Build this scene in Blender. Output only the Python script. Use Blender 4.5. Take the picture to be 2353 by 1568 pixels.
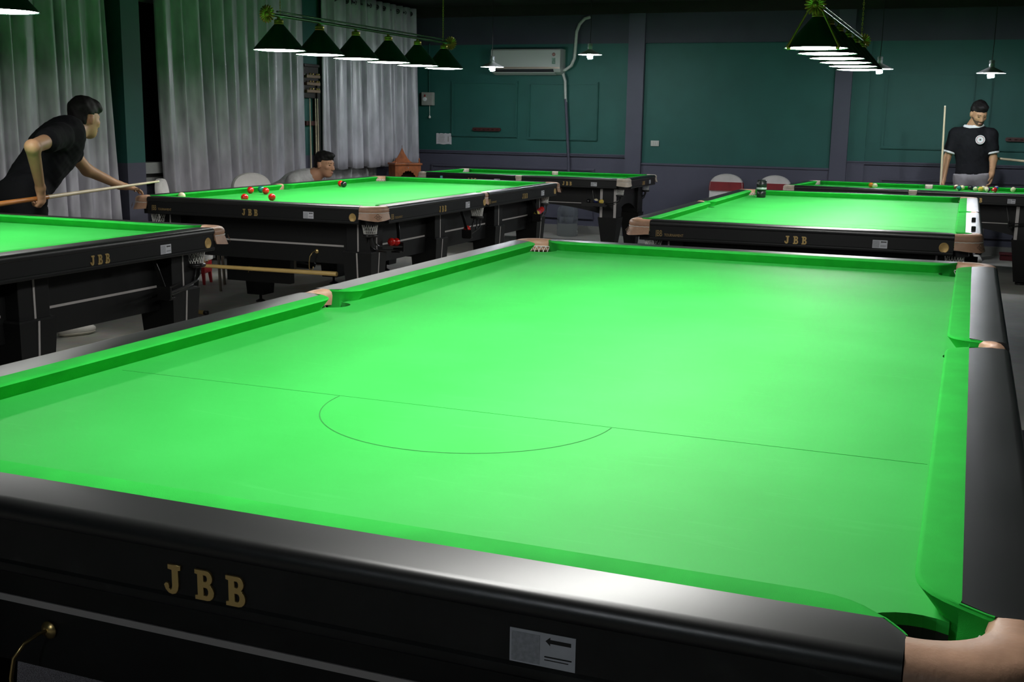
import bpy, bmesh, math, random
import numpy as np
from mathutils import Vector, Matrix
random.seed(7)
SC = bpy.context.scene
for o in list(bpy.data.objects): bpy.data.objects.remove(o)
COL = SC.collection
R = math.radians

# ------------------------------------------------------------------ camera, world, exposure
cam_d = bpy.data.cameras.new('camera'); cam_o = bpy.data.objects.new('camera', cam_d); COL.objects.link(cam_o)
cam_o.location = (1.8011, -1.3332, 1.4265)
cam_o.rotation_euler = (R(79.0138), R(-0.8969), R(21.7918))
cam_d.sensor_width = 36.0; cam_d.lens = 36.0 * 2618.29 / 2353.0
cam_d.clip_start = 0.02; cam_d.clip_end = 60
SC.camera = cam_o
W = bpy.data.worlds.new('world'); SC.world = W; W.use_nodes = True
W.node_tree.nodes['Background'].inputs[0].default_value = (0.02, 0.024, 0.03, 1)
W.node_tree.nodes['Background'].inputs[1].default_value = 0.12
vs = SC.view_settings
vs.view_transform = 'Standard'; vs.look = 'None'; vs.gamma = 1.0; vs.use_curve_mapping = False; vs.exposure = 0.0
LAMP = 39.0     # emission of the snooker lamp diffusers
BULB = 780.0     # emission of the bare spiral bulbs

# ------------------------------------------------------------------ materials
MATS = {}
def mat(name, col, rough=0.5, metal=0.0, var=0.0, scale=8.0, bump=0.0, bscale=60.0, spec=0.5, sheen=0.0, coat=0.0,
        stretch=None, emit=None, estr=0.0, trans=0.0, col2=None, ior=1.45, coat_rough=0.1, rvar=0.0, detail=3.0):
    if name in MATS: return MATS[name]
    m = bpy.data.materials.new(name); m.use_nodes = True
    nt = m.node_tree; b = nt.nodes['Principled BSDF']
    b.inputs['Base Color'].default_value = (*col, 1); b.inputs['Roughness'].default_value = rough
    b.inputs['Metallic'].default_value = metal; b.inputs['Specular IOR Level'].default_value = spec
    b.inputs['IOR'].default_value = ior
    if sheen: b.inputs['Sheen Weight'].default_value = sheen; b.inputs['Sheen Roughness'].default_value = 0.45
    if coat: b.inputs['Coat Weight'].default_value = coat; b.inputs['Coat Roughness'].default_value = coat_rough
    if trans: b.inputs['Transmission Weight'].default_value = trans
    if emit: b.inputs['Emission Color'].default_value = (*emit, 1); b.inputs['Emission Strength'].default_value = estr
    if var or bump or col2 or rvar:
        tc = nt.nodes.new('ShaderNodeTexCoord'); mp = nt.nodes.new('ShaderNodeMapping')
        nt.links.new(tc.outputs['Object'], mp.inputs['Vector'])
        if stretch: mp.inputs['Scale'].default_value = stretch
        if var or col2 or rvar:
            n = nt.nodes.new('ShaderNodeTexNoise'); n.inputs['Scale'].default_value = scale; n.inputs['Detail'].default_value = detail
            nt.links.new(mp.outputs[0], n.inputs['Vector'])
            r = nt.nodes.new('ShaderNodeValToRGB')
            c1 = [max(0, c * (1 - var)) for c in col]; c2 = col2 if col2 else [min(1, c * (1 + var)) for c in col]
            r.color_ramp.elements[0].position = 0.3; r.color_ramp.elements[1].position = 0.7
            r.color_ramp.elements[0].color = (*c1, 1); r.color_ramp.elements[1].color = (*c2, 1)
            nt.links.new(n.outputs['Fac'], r.inputs[0]); nt.links.new(r.outputs[0], b.inputs['Base Color'])
            if rvar:
                mr = nt.nodes.new('ShaderNodeMapRange'); mr.inputs[1].default_value = 0.3; mr.inputs[2].default_value = 0.7
                mr.inputs[3].default_value = max(0.02, rough - rvar); mr.inputs[4].default_value = min(1, rough + rvar)
                nt.links.new(n.outputs['Fac'], mr.inputs[0]); nt.links.new(mr.outputs[0], b.inputs['Roughness'])
        if bump:
            n2 = nt.nodes.new('ShaderNodeTexNoise'); n2.inputs['Scale'].default_value = bscale; n2.inputs['Detail'].default_value = 2
            nt.links.new(tc.outputs['Object'], n2.inputs['Vector'])
            bp = nt.nodes.new('ShaderNodeBump'); bp.inputs['Strength'].default_value = bump; bp.inputs['Distance'].default_value = 0.004
            nt.links.new(n2.outputs['Fac'], bp.inputs['Height']); nt.links.new(bp.outputs[0], b.inputs['Normal'])
    MATS[name] = m
    return m

def cloth_bed_mat():
    """napped green baize: fine grain plus long pale brushed ball tracks"""
    m = bpy.data.materials.new('bed_baize'); m.use_nodes = True; nt = m.node_tree; b = nt.nodes['Principled BSDF']
    L = nt.links.new
    tc = nt.nodes.new('ShaderNodeTexCoord')
    n1 = nt.nodes.new('ShaderNodeTexNoise'); n1.inputs['Scale'].default_value = 3.2; n1.inputs['Detail'].default_value = 5
    L(tc.outputs['Object'], n1.inputs['Vector'])
    mp = nt.nodes.new('ShaderNodeMapping'); mp.inputs['Scale'].default_value = (2.0, 17.0, 1.0); mp.inputs['Rotation'].default_value = (0, 0, 0.35)
    L(tc.outputs['Object'], mp.inputs['Vector'])
    n2 = nt.nodes.new('ShaderNodeTexNoise'); n2.inputs['Scale'].default_value = 2.2; n2.inputs['Detail'].default_value = 6; n2.inputs['Distortion'].default_value = 1.1
    L(mp.outputs[0], n2.inputs['Vector'])
    r1 = nt.nodes.new('ShaderNodeValToRGB')
    r1.color_ramp.elements[0].position = 0.28; r1.color_ramp.elements[1].position = 0.72
    r1.color_ramp.elements[0].color = (0.024, 0.405, 0.052, 1); r1.color_ramp.elements[1].color = (0.034, 0.470, 0.070, 1)
    L(n1.outputs['Fac'], r1.inputs[0])
    r2 = nt.nodes.new('ShaderNodeValToRGB')
    r2.color_ramp.elements[0].position = 0.60; r2.color_ramp.elements[1].position = 0.80
    r2.color_ramp.elements[0].color = (0, 0, 0, 1); r2.color_ramp.elements[1].color = (0.30, 0.30, 0.30, 1)
    L(n2.outputs['Fac'], r2.inputs[0])
    mx = nt.nodes.new('ShaderNodeMix'); mx.data_type = 'RGBA'
    L(r2.outputs[0], mx.inputs[0]); L(r1.outputs[0], mx.inputs[6]); mx.inputs[7].default_value = (0.065, 0.54, 0.105, 1)
    L(mx.outputs[2], b.inputs['Base Color'])
    n3 = nt.nodes.new('ShaderNodeTexNoise'); n3.inputs['Scale'].default_value = 900; L(tc.outputs['Object'], n3.inputs['Vector'])
    bp = nt.nodes.new('ShaderNodeBump'); bp.inputs['Strength'].default_value = 0.12; bp.inputs['Distance'].default_value = 0.001
    L(n3.outputs['Fac'], bp.inputs['Height']); L(bp.outputs[0], b.inputs['Normal'])
    b.inputs['Roughness'].default_value = 0.60; b.inputs['Specular IOR Level'].default_value = 0.16
    b.inputs['Sheen Weight'].default_value = 0.03; b.inputs['Sheen Roughness'].default_value = 0.4
    b.inputs['Sheen Tint'].default_value = (0.75, 1, 0.8, 1)
    MATS['bed_baize'] = m
    return m
M_BED = cloth_bed_mat()
M_CUSH = mat('cushion_baize', (0.020, 0.42, 0.046), 0.8, var=0.08, scale=14, bump=0.15, bscale=700, spec=0.12)
M_RAIL = mat('black_lacquer_rail', (0.011, 0.0115, 0.012), 0.36, spec=0.85, var=0.25, scale=2.5, rvar=0.018, coat=0.0, detail=1.0)
M_APRON = mat('black_satin_panel', (0.010, 0.0105, 0.011), 0.42, spec=0.4)
M_BEAM = mat('black_body_panel', (0.007, 0.0073, 0.0076), 0.45, spec=0.4)
M_SILVER = mat('silver_strip', (0.50, 0.47, 0.46), 0.4, metal=0.25)
M_GOLD = mat('gold_letter', (0.78, 0.55, 0.22), 0.32, metal=0.75)
M_GOLDP = mat('gold_print', (0.36, 0.25, 0.10), 0.5, metal=0.3)
M_MEDAL = mat('brass_medallion', (0.60, 0.40, 0.15), 0.5, metal=0.35, var=0.12, scale=60)
M_LEATH = mat('tan_leather', (0.50, 0.295, 0.195), 0.42, spec=0.5, var=0.14, scale=24, bump=0.12, bscale=160)
M_LEATHP = mat('pale_leather', (0.66, 0.56, 0.46), 0.5, spec=0.4, var=0.12, scale=24)
M_STITCH = mat('white_cord', (0.78, 0.76, 0.72), 0.7, var=0.1, scale=90)
M_NET = mat('white_net_cord', (0.80, 0.79, 0.75), 0.75, var=0.08, scale=70)
M_BLKP = mat('black_plastic', (0.012, 0.012, 0.012), 0.28, spec=0.5)
M_STICK = mat('white_sticker', (0.62, 0.63, 0.68), 0.5, var=0.04, scale=60)
M_STICKG = mat('grey_sticker_field', (0.42, 0.43, 0.47), 0.5, var=0.15, scale=200)
M_INK = mat('black_ink', (0.015, 0.015, 0.015), 0.6)
M_STAMP = mat('leather_stamp', (0.16, 0.10, 0.07), 0.7)
M_BRASS = mat('brass', (0.66, 0.48, 0.20), 0.28, metal=0.9)
M_SLATEB = mat('slate_bed_edge', (0.012, 0.016, 0.013), 0.8)
M_CHALKL = mat('marked_line', (0.014, 0.20, 0.028), 0.9)
M_BAULK = mat('worn_baulk_line', (0.022, 0.31, 0.045), 0.9)

# ------------------------------------------------------------------ mesh tools
class MB:
    def __init__(s): s.v = []; s.f = []; s.m = []
    def add(s, v, f, mi=0):
        o = len(s.v); s.v += [tuple(p) for p in v]; s.f += [tuple(i + o for i in q) for q in f]; s.m += [mi] * len(f); return s
    def box(s, c, d, rz=0.0, mi=0, M=None):
        x, y, z = d[0] / 2, d[1] / 2, d[2] / 2
        v = [Vector((a * x, b * y, e * z)) for e in (-1, 1) for b in (-1, 1) for a in (-1, 1)]
        if M is not None: v = [M @ p for p in v]
        elif rz:
            q = Matrix.Rotation(rz, 3, 'Z'); v = [q @ p for p in v]
        v = [p + Vector(c) for p in v]
        return s.add(v, [(0, 2, 3, 1), (4, 5, 7, 6), (0, 1, 5, 4), (2, 6, 7, 3), (0, 4, 6, 2), (1, 3, 7, 5)], mi)
    def frustum(s, c0, d0, c1, d1, mi=0):
        v = []
        for c, d in ((c0, d0), (c1, d1)):
            for b in (-1, 1):
                for a in (-1, 1): v.append((c[0] + a * d[0] / 2, c[1] + b * d[1] / 2, c[2]))
        return s.add(v, [(0, 2, 3, 1), (4, 5, 7, 6), (0, 1, 5, 4), (2, 6, 7, 3), (0, 4, 6, 2), (1, 3, 7, 5)], mi)
    def rings(s, rings, closed=True, cap=True, loop=False, mi=0):
        n = len(rings[0]); v = [p for r in rings for p in r]; f = []
        k = len(rings)
        for i in range(k if loop else k - 1):
            j2 = (i + 1) % k
            for j in range(n if closed else n - 1):
                a = i * n + j; b = i * n + (j + 1) % n; c = j2 * n + (j + 1) % n; d = j2 * n + j
                f.append((a, b, c, d))
        if cap and not loop and closed:
            f.append(tuple(range(n - 1, -1, -1))); f.append(tuple(range((k - 1) * n, k * n)))
        return s.add(v, f, mi)
    def tube(s, pts, r, n=8, cap=True, loop=False, mi=0):
        pts = [Vector(p) for p in pts]; k = len(pts)
        rs = r if isinstance(r, (list, tuple)) else [r] * k
        rings = []; ref = None
        for i, p in enumerate(pts):
            if loop: t = pts[(i + 1) % k] - pts[i - 1]
            else: t = pts[min(i + 1, k - 1)] - pts[max(i - 1, 0)]
            t.normalize()
            if ref is None:
                ref = Vector((0, 0, 1)) if abs(t.z) < 0.9 else Vector((1, 0, 0))
            u = ref - t * ref.dot(t)
            if u.length < 1e-4: u = t.orthogonal()
            u.normalize(); w = t.cross(u); ref = u
            rings.append([p + (u * math.cos(a) + w * math.sin(a)) * rs[i] for a in [2 * math.pi * q / n for q in range(n)]])
        return s.rings(rings, True, cap, loop, mi)
    def lathe(s, prof, n=24, c=(0, 0, 0), cap=True, mi=0):
        rings = [[(c[0] + r * math.cos(2 * math.pi * q / n), c[1] + r * math.sin(2 * math.pi * q / n), c[2] + z) for q in range(n)] for r, z in prof]
        return s.rings(rings, True, cap, False, mi)
    def prism(s, poly, z0, z1, mi=0):
        """poly: ccw list of (x, y); ngon caps"""
        n = len(poly); v = [(x, y, z0) for x, y in poly] + [(x, y, z1) for x, y in poly]
        f = [tuple(range(n - 1, -1, -1)), tuple(range(n, 2 * n))] + [(i, (i + 1) % n, n + (i + 1) % n, n + i) for i in range(n)]
        return s.add(v, f, mi)
    def mesh(s, name, mats, smooth=None, bevel=0.0):
        me = bpy.data.meshes.new(name); me.from_pydata(s.v, [], s.f)
        for m in (mats if isinstance(mats, (list, tuple)) else [mats]): me.materials.append(m)
        if any(s.m): me.polygons.foreach_set('material_index', s.m)
        bm = bmesh.new(); bm.from_mesh(me)
        bmesh.ops.recalc_face_normals(bm, faces=bm.faces)
        if bevel:
            bmesh.ops.bevel(bm, geom=[e for e in bm.edges if len(e.link_faces) == 2 and e.calc_face_angle(0) > 0.6], offset=bevel, segments=2, affect='EDGES', profile=0.6)
        bm.to_mesh(me); bm.free()
        if smooth is not None:
            me.polygons.foreach_set('use_smooth', [True] * len(me.polygons))
            me.set_sharp_from_angle(angle=R(smooth))
        me.update()
        return me

def obj(name, me, parent=None, loc=(0, 0, 0), rz=0.0, rot=None, scale=None):
    o = bpy.data.objects.new(name, me); COL.objects.link(o)
    o.location = loc; o.rotation_euler = rot if rot else (0, 0, rz)
    if scale: o.scale = scale
    if parent: o.parent = parent
    return o
def tag(o, label, cat, group=None, kind=None):
    if label: o['label'] = label
    if cat: o['category'] = cat
    if group: o['group'] = group
    if kind: o['kind'] = kind
    return o
def thing(name, label, cat, loc=(0, 0, 0), rz=0.0, group=None, scale=None):
    o = bpy.data.objects.new(name, None); COL.objects.link(o); o.empty_display_size = 0.1
    o.location = loc; o.rotation_euler = (0, 0, rz)
    if scale: o.scale = scale
    return tag(o, label, cat, group)
def struct(name, me, loc=(0, 0, 0), rz=0.0, label=None):
    o = obj(name, me, None, loc, rz); o['kind'] = 'structure'
    if label: o['label'] = label
    return o
def copy_tree(o, parent=None):
    c = o.copy(); COL.objects.link(c); c.parent = parent
    for ch in KIDS.get(o.name, list(o.children)): copy_tree(ch, c)
    return c
KIDS = {}

def curve_mesh(name, splines, ext, mtl, bevel=0.0):
    """closed 2-D outlines (holes allowed) -> extruded mesh in the xy plane"""
    cu = bpy.data.curves.new(name, 'CURVE'); cu.dimensions = '2D'; cu.fill_mode = 'BOTH'; cu.extrude = ext; cu.bevel_depth = bevel
    for sp in splines:
        s = cu.splines.new('POLY'); s.points.add(len(sp) - 1); s.use_cyclic_u = True
        for p, q in zip(s.points, sp): p.co = (q[0], q[1], 0, 1)
    o = bpy.data.objects.new(name, cu); COL.objects.link(o)
    dg = bpy.context.evaluated_depsgraph_get(); me = bpy.data.meshes.new_from_object(o.evaluated_get(dg))
    bpy.data.objects.remove(o); bpy.data.curves.remove(cu)
    me.materials.clear(); me.materials.append(mtl); me.name = name
    return me
def text_mesh(name, txt, size, ext, mtl, sx=1.0, align='CENTER'):
    cu = bpy.data.curves.new(name, 'FONT'); cu.body = txt; cu.size = size; cu.extrude = ext; cu.align_x = align; cu.align_y = 'CENTER'; cu.resolution_u = 3
    o = bpy.data.objects.new(name, cu); COL.objects.link(o)
    dg = bpy.context.evaluated_depsgraph_get(); me = bpy.data.meshes.new_from_object(o.evaluated_get(dg))
    bpy.data.objects.remove(o); bpy.data.curves.remove(cu)
    me.materials.clear(); me.materials.append(mtl); me.name = name
    if sx != 1.0:
        for v in me.vertices: v.co.x *= sx
    return me
def arc(cx, cy, r, a0, a1, n, ry=None):
    ry = ry or r
    return [(cx + r * math.cos(R(a0 + (a1 - a0) * i / n)), cy + ry * math.sin(R(a0 + (a1 - a0) * i / n))) for i in range(n + 1)]

# ------------------------------------------------------------------ room shell
M_TEAL = mat('teal_wall_paint', (0.0135, 0.092, 0.078), 0.62, var=0.07, scale=3, bump=0.05, bscale=220)
M_SLATE = mat('slate_purple_paint', (0.072, 0.072, 0.102), 0.62, var=0.06, scale=3, bump=0.05, bscale=220)
M_SLATED = mat('dark_slate_paint', (0.040, 0.042, 0.060), 0.65, var=0.08, scale=3)
M_CEIL = mat('dark_brown_ceiling', (0.020, 0.017, 0.014), 0.85, var=0.15, scale=4)
def floor_mat():
    m = bpy.data.materials.new('grey_screed_floor'); m.use_nodes = True; nt = m.node_tree; b = nt.nodes['Principled BSDF']; L = nt.links.new
    tc = nt.nodes.new('ShaderNodeTexCoord')
    n1 = nt.nodes.new('ShaderNodeTexNoise'); n1.inputs['Scale'].default_value = 1.3; n1.inputs['Detail'].default_value = 6; L(tc.outputs['Object'], n1.inputs['Vector'])
    n2 = nt.nodes.new('ShaderNodeTexNoise'); n2.inputs['Scale'].default_value = 14; n2.inputs['Detail'].default_value = 4; L(tc.outputs['Object'], n2.inputs['Vector'])
    r = nt.nodes.new('ShaderNodeValToRGB'); r.color_ramp.elements[0].position = 0.3; r.color_ramp.elements[1].position = 0.72
    r.color_ramp.elements[0].color = (0.30, 0.29, 0.25, 1); r.color_ramp.elements[1].color = (0.46, 0.45, 0.41, 1); L(n1.outputs['Fac'], r.inputs[0])
    mx = nt.nodes.new('ShaderNodeMix'); mx.data_type = 'RGBA'; mx.blend_type = 'MULTIPLY'; mx.inputs[0].default_value = 0.35
    L(r.outputs[0], mx.inputs[6]); L(n2.outputs['Color'], mx.inputs[7]); L(mx.outputs[2], b.inputs['Base Color'])
    b.inputs['Roughness'].default_value = 0.55; b.inputs['Specular IOR Level'].default_value = 0.4
    return m
M_FLOOR = floor_mat()
XL, XR, YB, YF, ZC = -5.4, 5.0, 12.7, -4.5, 2.86
struct('floor', MB().box(((XL + XR) / 2, (YB + YF) / 2, -0.05), (XR - XL + 0.4, YB - YF + 0.4, 0.1)).mesh('floor', M_FLOOR), label='grey smooth screed floor under the tables')
struct('ceiling', MB().box(((XL + XR) / 2, (YB + YF) / 2, ZC + 0.05), (XR - XL + 0.4, YB - YF + 0.4, 0.1)).mesh('ceiling', M_CEIL), label='dark brown ceiling above the lamps')
def wall_box(x0, x1, y0, y1, bands, name, label):
    mb = MB()
    mats = []
    for z0, z1, m in bands:
        if m not in mats: mats.append(m)
        mb.box(((x0 + x1) / 2, (y0 + y1) / 2, (z0 + z1) / 2), (x1 - x0, y1 - y0, z1 - z0), mi=mats.index(m))
    return struct(name, mb.mesh(name, mats), label=label)
BANDS = [(0, 1.0, M_SLATE), (1.0, 2.38, M_TEAL), (2.38, ZC, M_SLATED)]
wb = wall_box(XL - 0.1, XR + 0.1, YB, YB + 0.1, BANDS, 'wall_back', 'teal wall above a slate purple dado, with moulded panels')
wl = wall_box(XL - 0.1, XL, YF, YB, BANDS, 'wall_left', 'teal and slate wall behind the long curtains')
wall_box(XR, XR + 0.1, YF, YB, BANDS, 'wall_right', 'teal and slate side wall')
wall_box(XL - 0.1, XR + 0.1, YF - 0.1, YF, BANDS, 'wall_front', 'teal and slate wall behind the camera')

def frame_mesh(x0, x1, z0, z1, w, d, name, m):
    """moulded picture frame on the back wall, stepped profile"""
    mb = MB()
    for a, b, c, e in ((x0, x1, z0, z0 + w), (x0, x1, z1 - w, z1), (x0, x0 + w, z0 + w, z1 - w), (x1 - w, x1, z0 + w, z1 - w)):
        mb.box(((a + b) / 2, YB - d / 2, (c + e) / 2), (b - a, d, e - c))
        mb.box(((a + b) / 2, YB - d - 0.004, (c + e) / 2), (max(0.012, b - a - 0.016), 0.008, max(0.012, e - c - 0.016)))
    return mb.mesh(name, m)
def wall_part(name, me, m=None, label=None):
    o = obj(name, me, wb)
    if label: o['label'] = label
    return o
for x0, x1, z0, z1 in ((-4.67, -3.73, 1.20, 1.92), (-3.59, -2.64, 1.18, 1.91), (0.80, 1.76, 1.165, 2.03), (1.91, 2.90, 1.165, 2.03), (3.05, 4.05, 1.165, 2.03)):
    wall_part('panel_moulding', frame_mesh(x0, x1, z0, z1, 0.032, 0.022, 'panel_moulding', M_TEAL))
for x0, x1, z0, z1 in ((-4.97, -2.66, 0.18, 0.83), (0.81, 2.75, 0.18, 0.83), (2.9, 4.6, 0.18, 0.83), (-1.85, 0.05, 0.16, 0.66)):
    wall_part('dado_moulding', frame_mesh(x0, x1, z0, z1, 0.030, 0.018, 'dado_moulding', M_SLATE))
# chair rails, broken by the pilasters of the middle bay
for x0, x1 in ((XL, -2.255), (0.43, XR)):
    wall_part('dado_rail', MB().box(((x0 + x1) / 2, YB - 0.014, 1.0), (x1 - x0, 0.028, 0.035)).box(((x0 + x1) / 2, YB - 0.02, 1.008), (x1 - x0, 0.04, 0.012)).mesh('dado_rail', M_SLATE))
# middle bay: two pilasters, head and sill around a larger teal field
mb = MB()
mb.box((-2.147, YB - 0.04, ZC / 2), (0.205, 0.08, ZC)); mb.box((0.338, YB - 0.035, ZC / 2), (0.19, 0.07, ZC))
wall_part('pilaster_frame', mb.mesh('pilaster_frame', M_SLATE))
wall_part('bay_field', MB().box((-0.90, YB - 0.012, 1.64), (2.29, 0.024, 1.46)).mesh('bay_field', M_TEAL))
mb = MB(); mb.box((-0.90, YB - 0.02, 0.455), (2.29, 0.04, 0.91)); mb.box((-0.90, YB - 0.028, 0.915), (2.29, 0.056, 0.022))
wall_part('bay_sill', mb.mesh('bay_sill', M_SLATE))
wall_part('bay_head', MB().box((-0.90, YB - 0.02, 2.62), (2.29, 0.04, 0.48)).mesh('bay_head', M_SLATED))
wall_part('wall_step', MB().box((0.53, YB - 0.012, 1.69), (0.20, 0.024, 1.36)).mesh('wall_step', M_TEAL))
wall_part('wall_step', MB().box((0.53, YB - 0.012, 0.5), (0.20, 0.024, 0.97)).mesh('wall_step', M_SLATE))
struct('trim_1', MB().box(((XL + XR) / 2, YB - 0.05, ZC - 0.065), (XR - XL, 0.1, 0.13)).mesh('trim_1', M_CEIL), label='dark cornice between wall and ceiling')
M_BASE = mat('skirting_paint', (0.20, 0.195, 0.18), 0.5)
struct('baseboard_back', MB().box(((XL + XR) / 2, YB - 0.03, 0.05), (XR - XL, 0.06, 0.1)).mesh('baseboard_back', M_BASE), label='pale skirting along the back wall')

M_CARPET = mat('grey_speckled_carpet', (0.045, 0.045, 0.055), 0.95, var=0.9, scale=420, spec=0.1, bump=0.6, bscale=500, detail=1.0)
tag(obj('carpet', MB().box((0.90, 1.75, 0.001), (3.3, 5.5, 0.002)).mesh('carpet', M_CARPET)), 'dark grey speckled carpet under the foreground table', 'carpet')
# left wall: pillar, windows
mb = MB()
mb.box((-5.25, 6.95, 0.5), (0.30, 0.24, 1.0), mi=1); mb.box((-5.25, 6.95, (1.0 + ZC) / 2), (0.30, 0.24, ZC - 1.0), mi=0)
o = struct('wall_pillar', mb.mesh('wall_pillar', [M_TEAL, M_SLATE]), label='teal and slate square pillar between two curtains')
M_FRAME = mat('grey_window_frame', (0.30, 0.31, 0.30), 0.5, var=0.08, scale=12)
M_GLASS = mat('dark_window_glass', (0.006, 0.008, 0.009), 0.08, spec=0.5)
def window(n, y0, y1, z0, z1, bars):
    fr = MB()
    for a, b, c, e in ((y0, y1, z0, z0 + 0.07), (y0, y1, z1 - 0.07, z1), (y0, y0 + 0.07, z0, z1), (y1 - 0.07, y1, z0, z1)):
        fr.box((XL + 0.035, (a + b) / 2, (c + e) / 2), (0.07, b - a, e - c))
    o = struct('window_%d' % n, fr.mesh('window', M_FRAME), label='dark window framed in grey behind the curtains')
    k = len(bars) + 1; w = (y1 - y0 - 0.14) / k
    for i in range(k):
        obj('window_pane', MB().box((XL + 0.02, y0 + 0.07 + w * (i + 0.5), (z0 + z1) / 2), (0.02, w, z1 - z0 - 0.14)).mesh('window_pane', M_GLASS), o)
        if i: obj('mullion', MB().box((XL + 0.035, y0 + 0.07 + w * i, (z0 + z1) / 2), (0.06, 0.05, z1 - z0 - 0.14)).mesh('mullion', M_FRAME), o)
    obj('window_sill', MB().box((XL + 0.06, (y0 + y1) / 2, z0 - 0.02), (0.14, y1 - y0 + 0.1, 0.04)).mesh('window_sill', M_FRAME), o)
    return o
window(1, 4.6, 6.72, 0.85, 2.5, (1, 2))
window(2, 7.12, 9.72, 0.85, 2.5, (1, 2))
window(3, 10.4, 12.5, 0.85, 2.5, (1,))
struct('trim_2', MB().box((XL + 0.16, 6.66, 1.4), (0.05, 0.07, 2.8)).box((XL + 0.16, 6.66, 1.0), (0.055, 0.16, 0.03)).mesh('trim_2', M_FRAME), label='pale upright post beside the pillar')
struct('trim_3', MB().box((XL + 0.10, 7.35, 0.94), (0.2, 0.55, 0.10)).mesh('trim_3', M_FRAME), label='grey sill ledge between pillar and curtain')

mb = MB(); mb.box((-5.275, 10.0, 0.5), (0.25, 0.46, 1.0), mi=1); mb.box((-5.275, 10.0, (1.0 + ZC) / 2), (0.25, 0.46, ZC - 1.0), mi=0)
struct('wall_forward', mb.mesh('wall_forward', [M_TEAL, M_SLATE]), label='teal and slate wall behind the cue rack, set forward to catch lamp light')  # wall surface moved forward between the curtains so lamp light reaches it
# ------------------------------------------------------------------ the billiard tables
ZT = 0.8803          # rail top
ZB = 0.84            # bed
CW, QW = 0.0557, 0.1537      # cushion width, nose-to-outside width
JC = [(0.16, 0), (0.125, 0.0), (0.105, 0.0008), (0.085, 0.0035), (0.066, 0.0105), (0.049, 0.0215), (0.034, 0.036), (0.022, 0.052), (0.011, 0.067), (0.002, 0.080), (-0.003, 0.090)]
JM = [(0.16, 0), (0.130, 0.0), (0.115, 0.001), (0.099, 0.005), (0.084, 0.013), (0.071, 0.025), (0.061, 0.041), (0.054, 0.058), (0.050, 0.072), (0.047, 0.084), (0.045, 0.096)]

def cushion_mesh(half, jl, jr):
    """half: half of the span between reference ends (corner nose / pocket centre); local x along the side seen from outside, y inwards from outer face"""
    path = []
    for d, q in reversed(jl): path.append((-half + d, q, 'l'))
    for i in range(1, 8): pass
    for d, q in jr: path.append((half - d, q, 'r'))
    P = [Vector((x, QW - q)) for x, q, s in path]
    rings = []
    for i, p in enumerate(P):
        t = (P[min(i + 1, len(P) - 1)] - P[max(i - 1, 0)]).normalized()
        n = Vector((-t.y, t.x))            # towards the playing area
        if n.y < 0 and abs(n.x) < 0.5: n = -n
        q = QW - p.y
        bx, by = p.x, QW - CW
        if q > CW - 0.004:                # round the end of the rubber: thin cloth lip along the jaw
            b = p - n * 0.004; bx, by = b.x, b.y
        sp = min(1.0, max(0.0, (CW - q) / 0.02))
        f1 = p - n * min(0.007, 0.3 * max(0.004, CW - q)); f2 = p - n * 0.002; f3 = p - n * 0.0015; f4 = p - n * 0.027
        if q > CW - 0.004: f4 = p - n * 0.003
        rings.append([(bx, by, ZT), (f1.x, f1.y, ZT - 0.0005), (f2.x, f2.y, ZT - 0.0025), (p.x, p.y, ZB + 0.0345), (f3.x, f3.y, ZB + 0.0325),
                      (f4.x, f4.y, ZB), (f4.x, f4.y, ZB - 0.03), (bx, by, ZB - 0.03)])
    return MB().rings(rings).mesh('cushion', M_CUSH, smooth=38)
def rail_mesh(half, el, er):
    prof = lambda qi: [(QW - qi, ZT), (0.018, ZT), (0.0092, ZT - 0.0018), (0.0028, ZT - 0.0075), (0.0, ZT - 0.016), (0.0, ZT - 0.025), (0.002, ZT - 0.0295), (0.007, ZT - 0.031), (0.007, ZT - 0.038), (QW - qi, ZT - 0.038)]
    st = [(-half + el, 0.092), (-half + el + 0.027, CW), (half - er - 0.027, CW), (half - er, 0.092)]
    # subdivide so that the noise shading stays even
    return MB().rings([[(x, y, z) for y, z in prof(q)] for x, q in st]).mesh('wood_rail', M_RAIL, smooth=32)
def apron_mesh(half, el, er):
    prof = [(0.035, ZT - 0.031), (0.0045, ZT - 0.031), (0.0045, ZT - 0.092), (0.0008, ZT - 0.096), (0.0, ZT - 0.102), (0.0010, ZT - 0.108), (0.005, ZT - 0.112), (0.035, ZT - 0.112)]
    return MB().rings([[(x, y, z) for y, z in prof] for x in (-half + el + 0.001, half - er - 0.001)]).mesh('apron_panel', M_APRON, smooth=32)

# lettering
def letter_J():
    o = [(-0.30, -0.22), (-0.24, -0.36), (-0.10, -0.47), (0.06, -0.50), (0.22, -0.46), (0.32, -0.34), (0.35, -0.18), (0.35, 0.34), (0.46, 0.36), (0.46, 0.50), (-0.10, 0.50), (-0.10, 0.36), (0.08, 0.34), (0.08, -0.22), (0.05, -0.34), (-0.03, -0.38), (-0.10, -0.33), (-0.09, -0.24), (-0.14, -0.16), (-0.24, -0.15)]
    return [o]
def letter_B():
    o = [(-0.42, -0.50), (0.12, -0.50)] + arc(0.12, -0.23, 0.30, -90, 80, 7, 0.27)[1:] + [(0.26, 0.04)] + arc(0.08, 0.26, 0.28, -60, 90, 7, 0.24) + [(-0.42, 0.50), (-0.42, 0.38), (-0.30, 0.36), (-0.30, -0.36), (-0.42, -0.38)]
    h1 = [(-0.06, 0.12), (-0.06, 0.36), (0.06, 0.36)] + arc(0.06, 0.24, 0.09, 90, -90, 5, 0.12)[1:]
    h2 = [(-0.06, -0.36), (-0.06, -0.06), (0.08, -0.06)] + arc(0.08, -0.21, 0.11, 90, -90, 5, 0.15)[1:]
    return [o, h1, h2]
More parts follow.
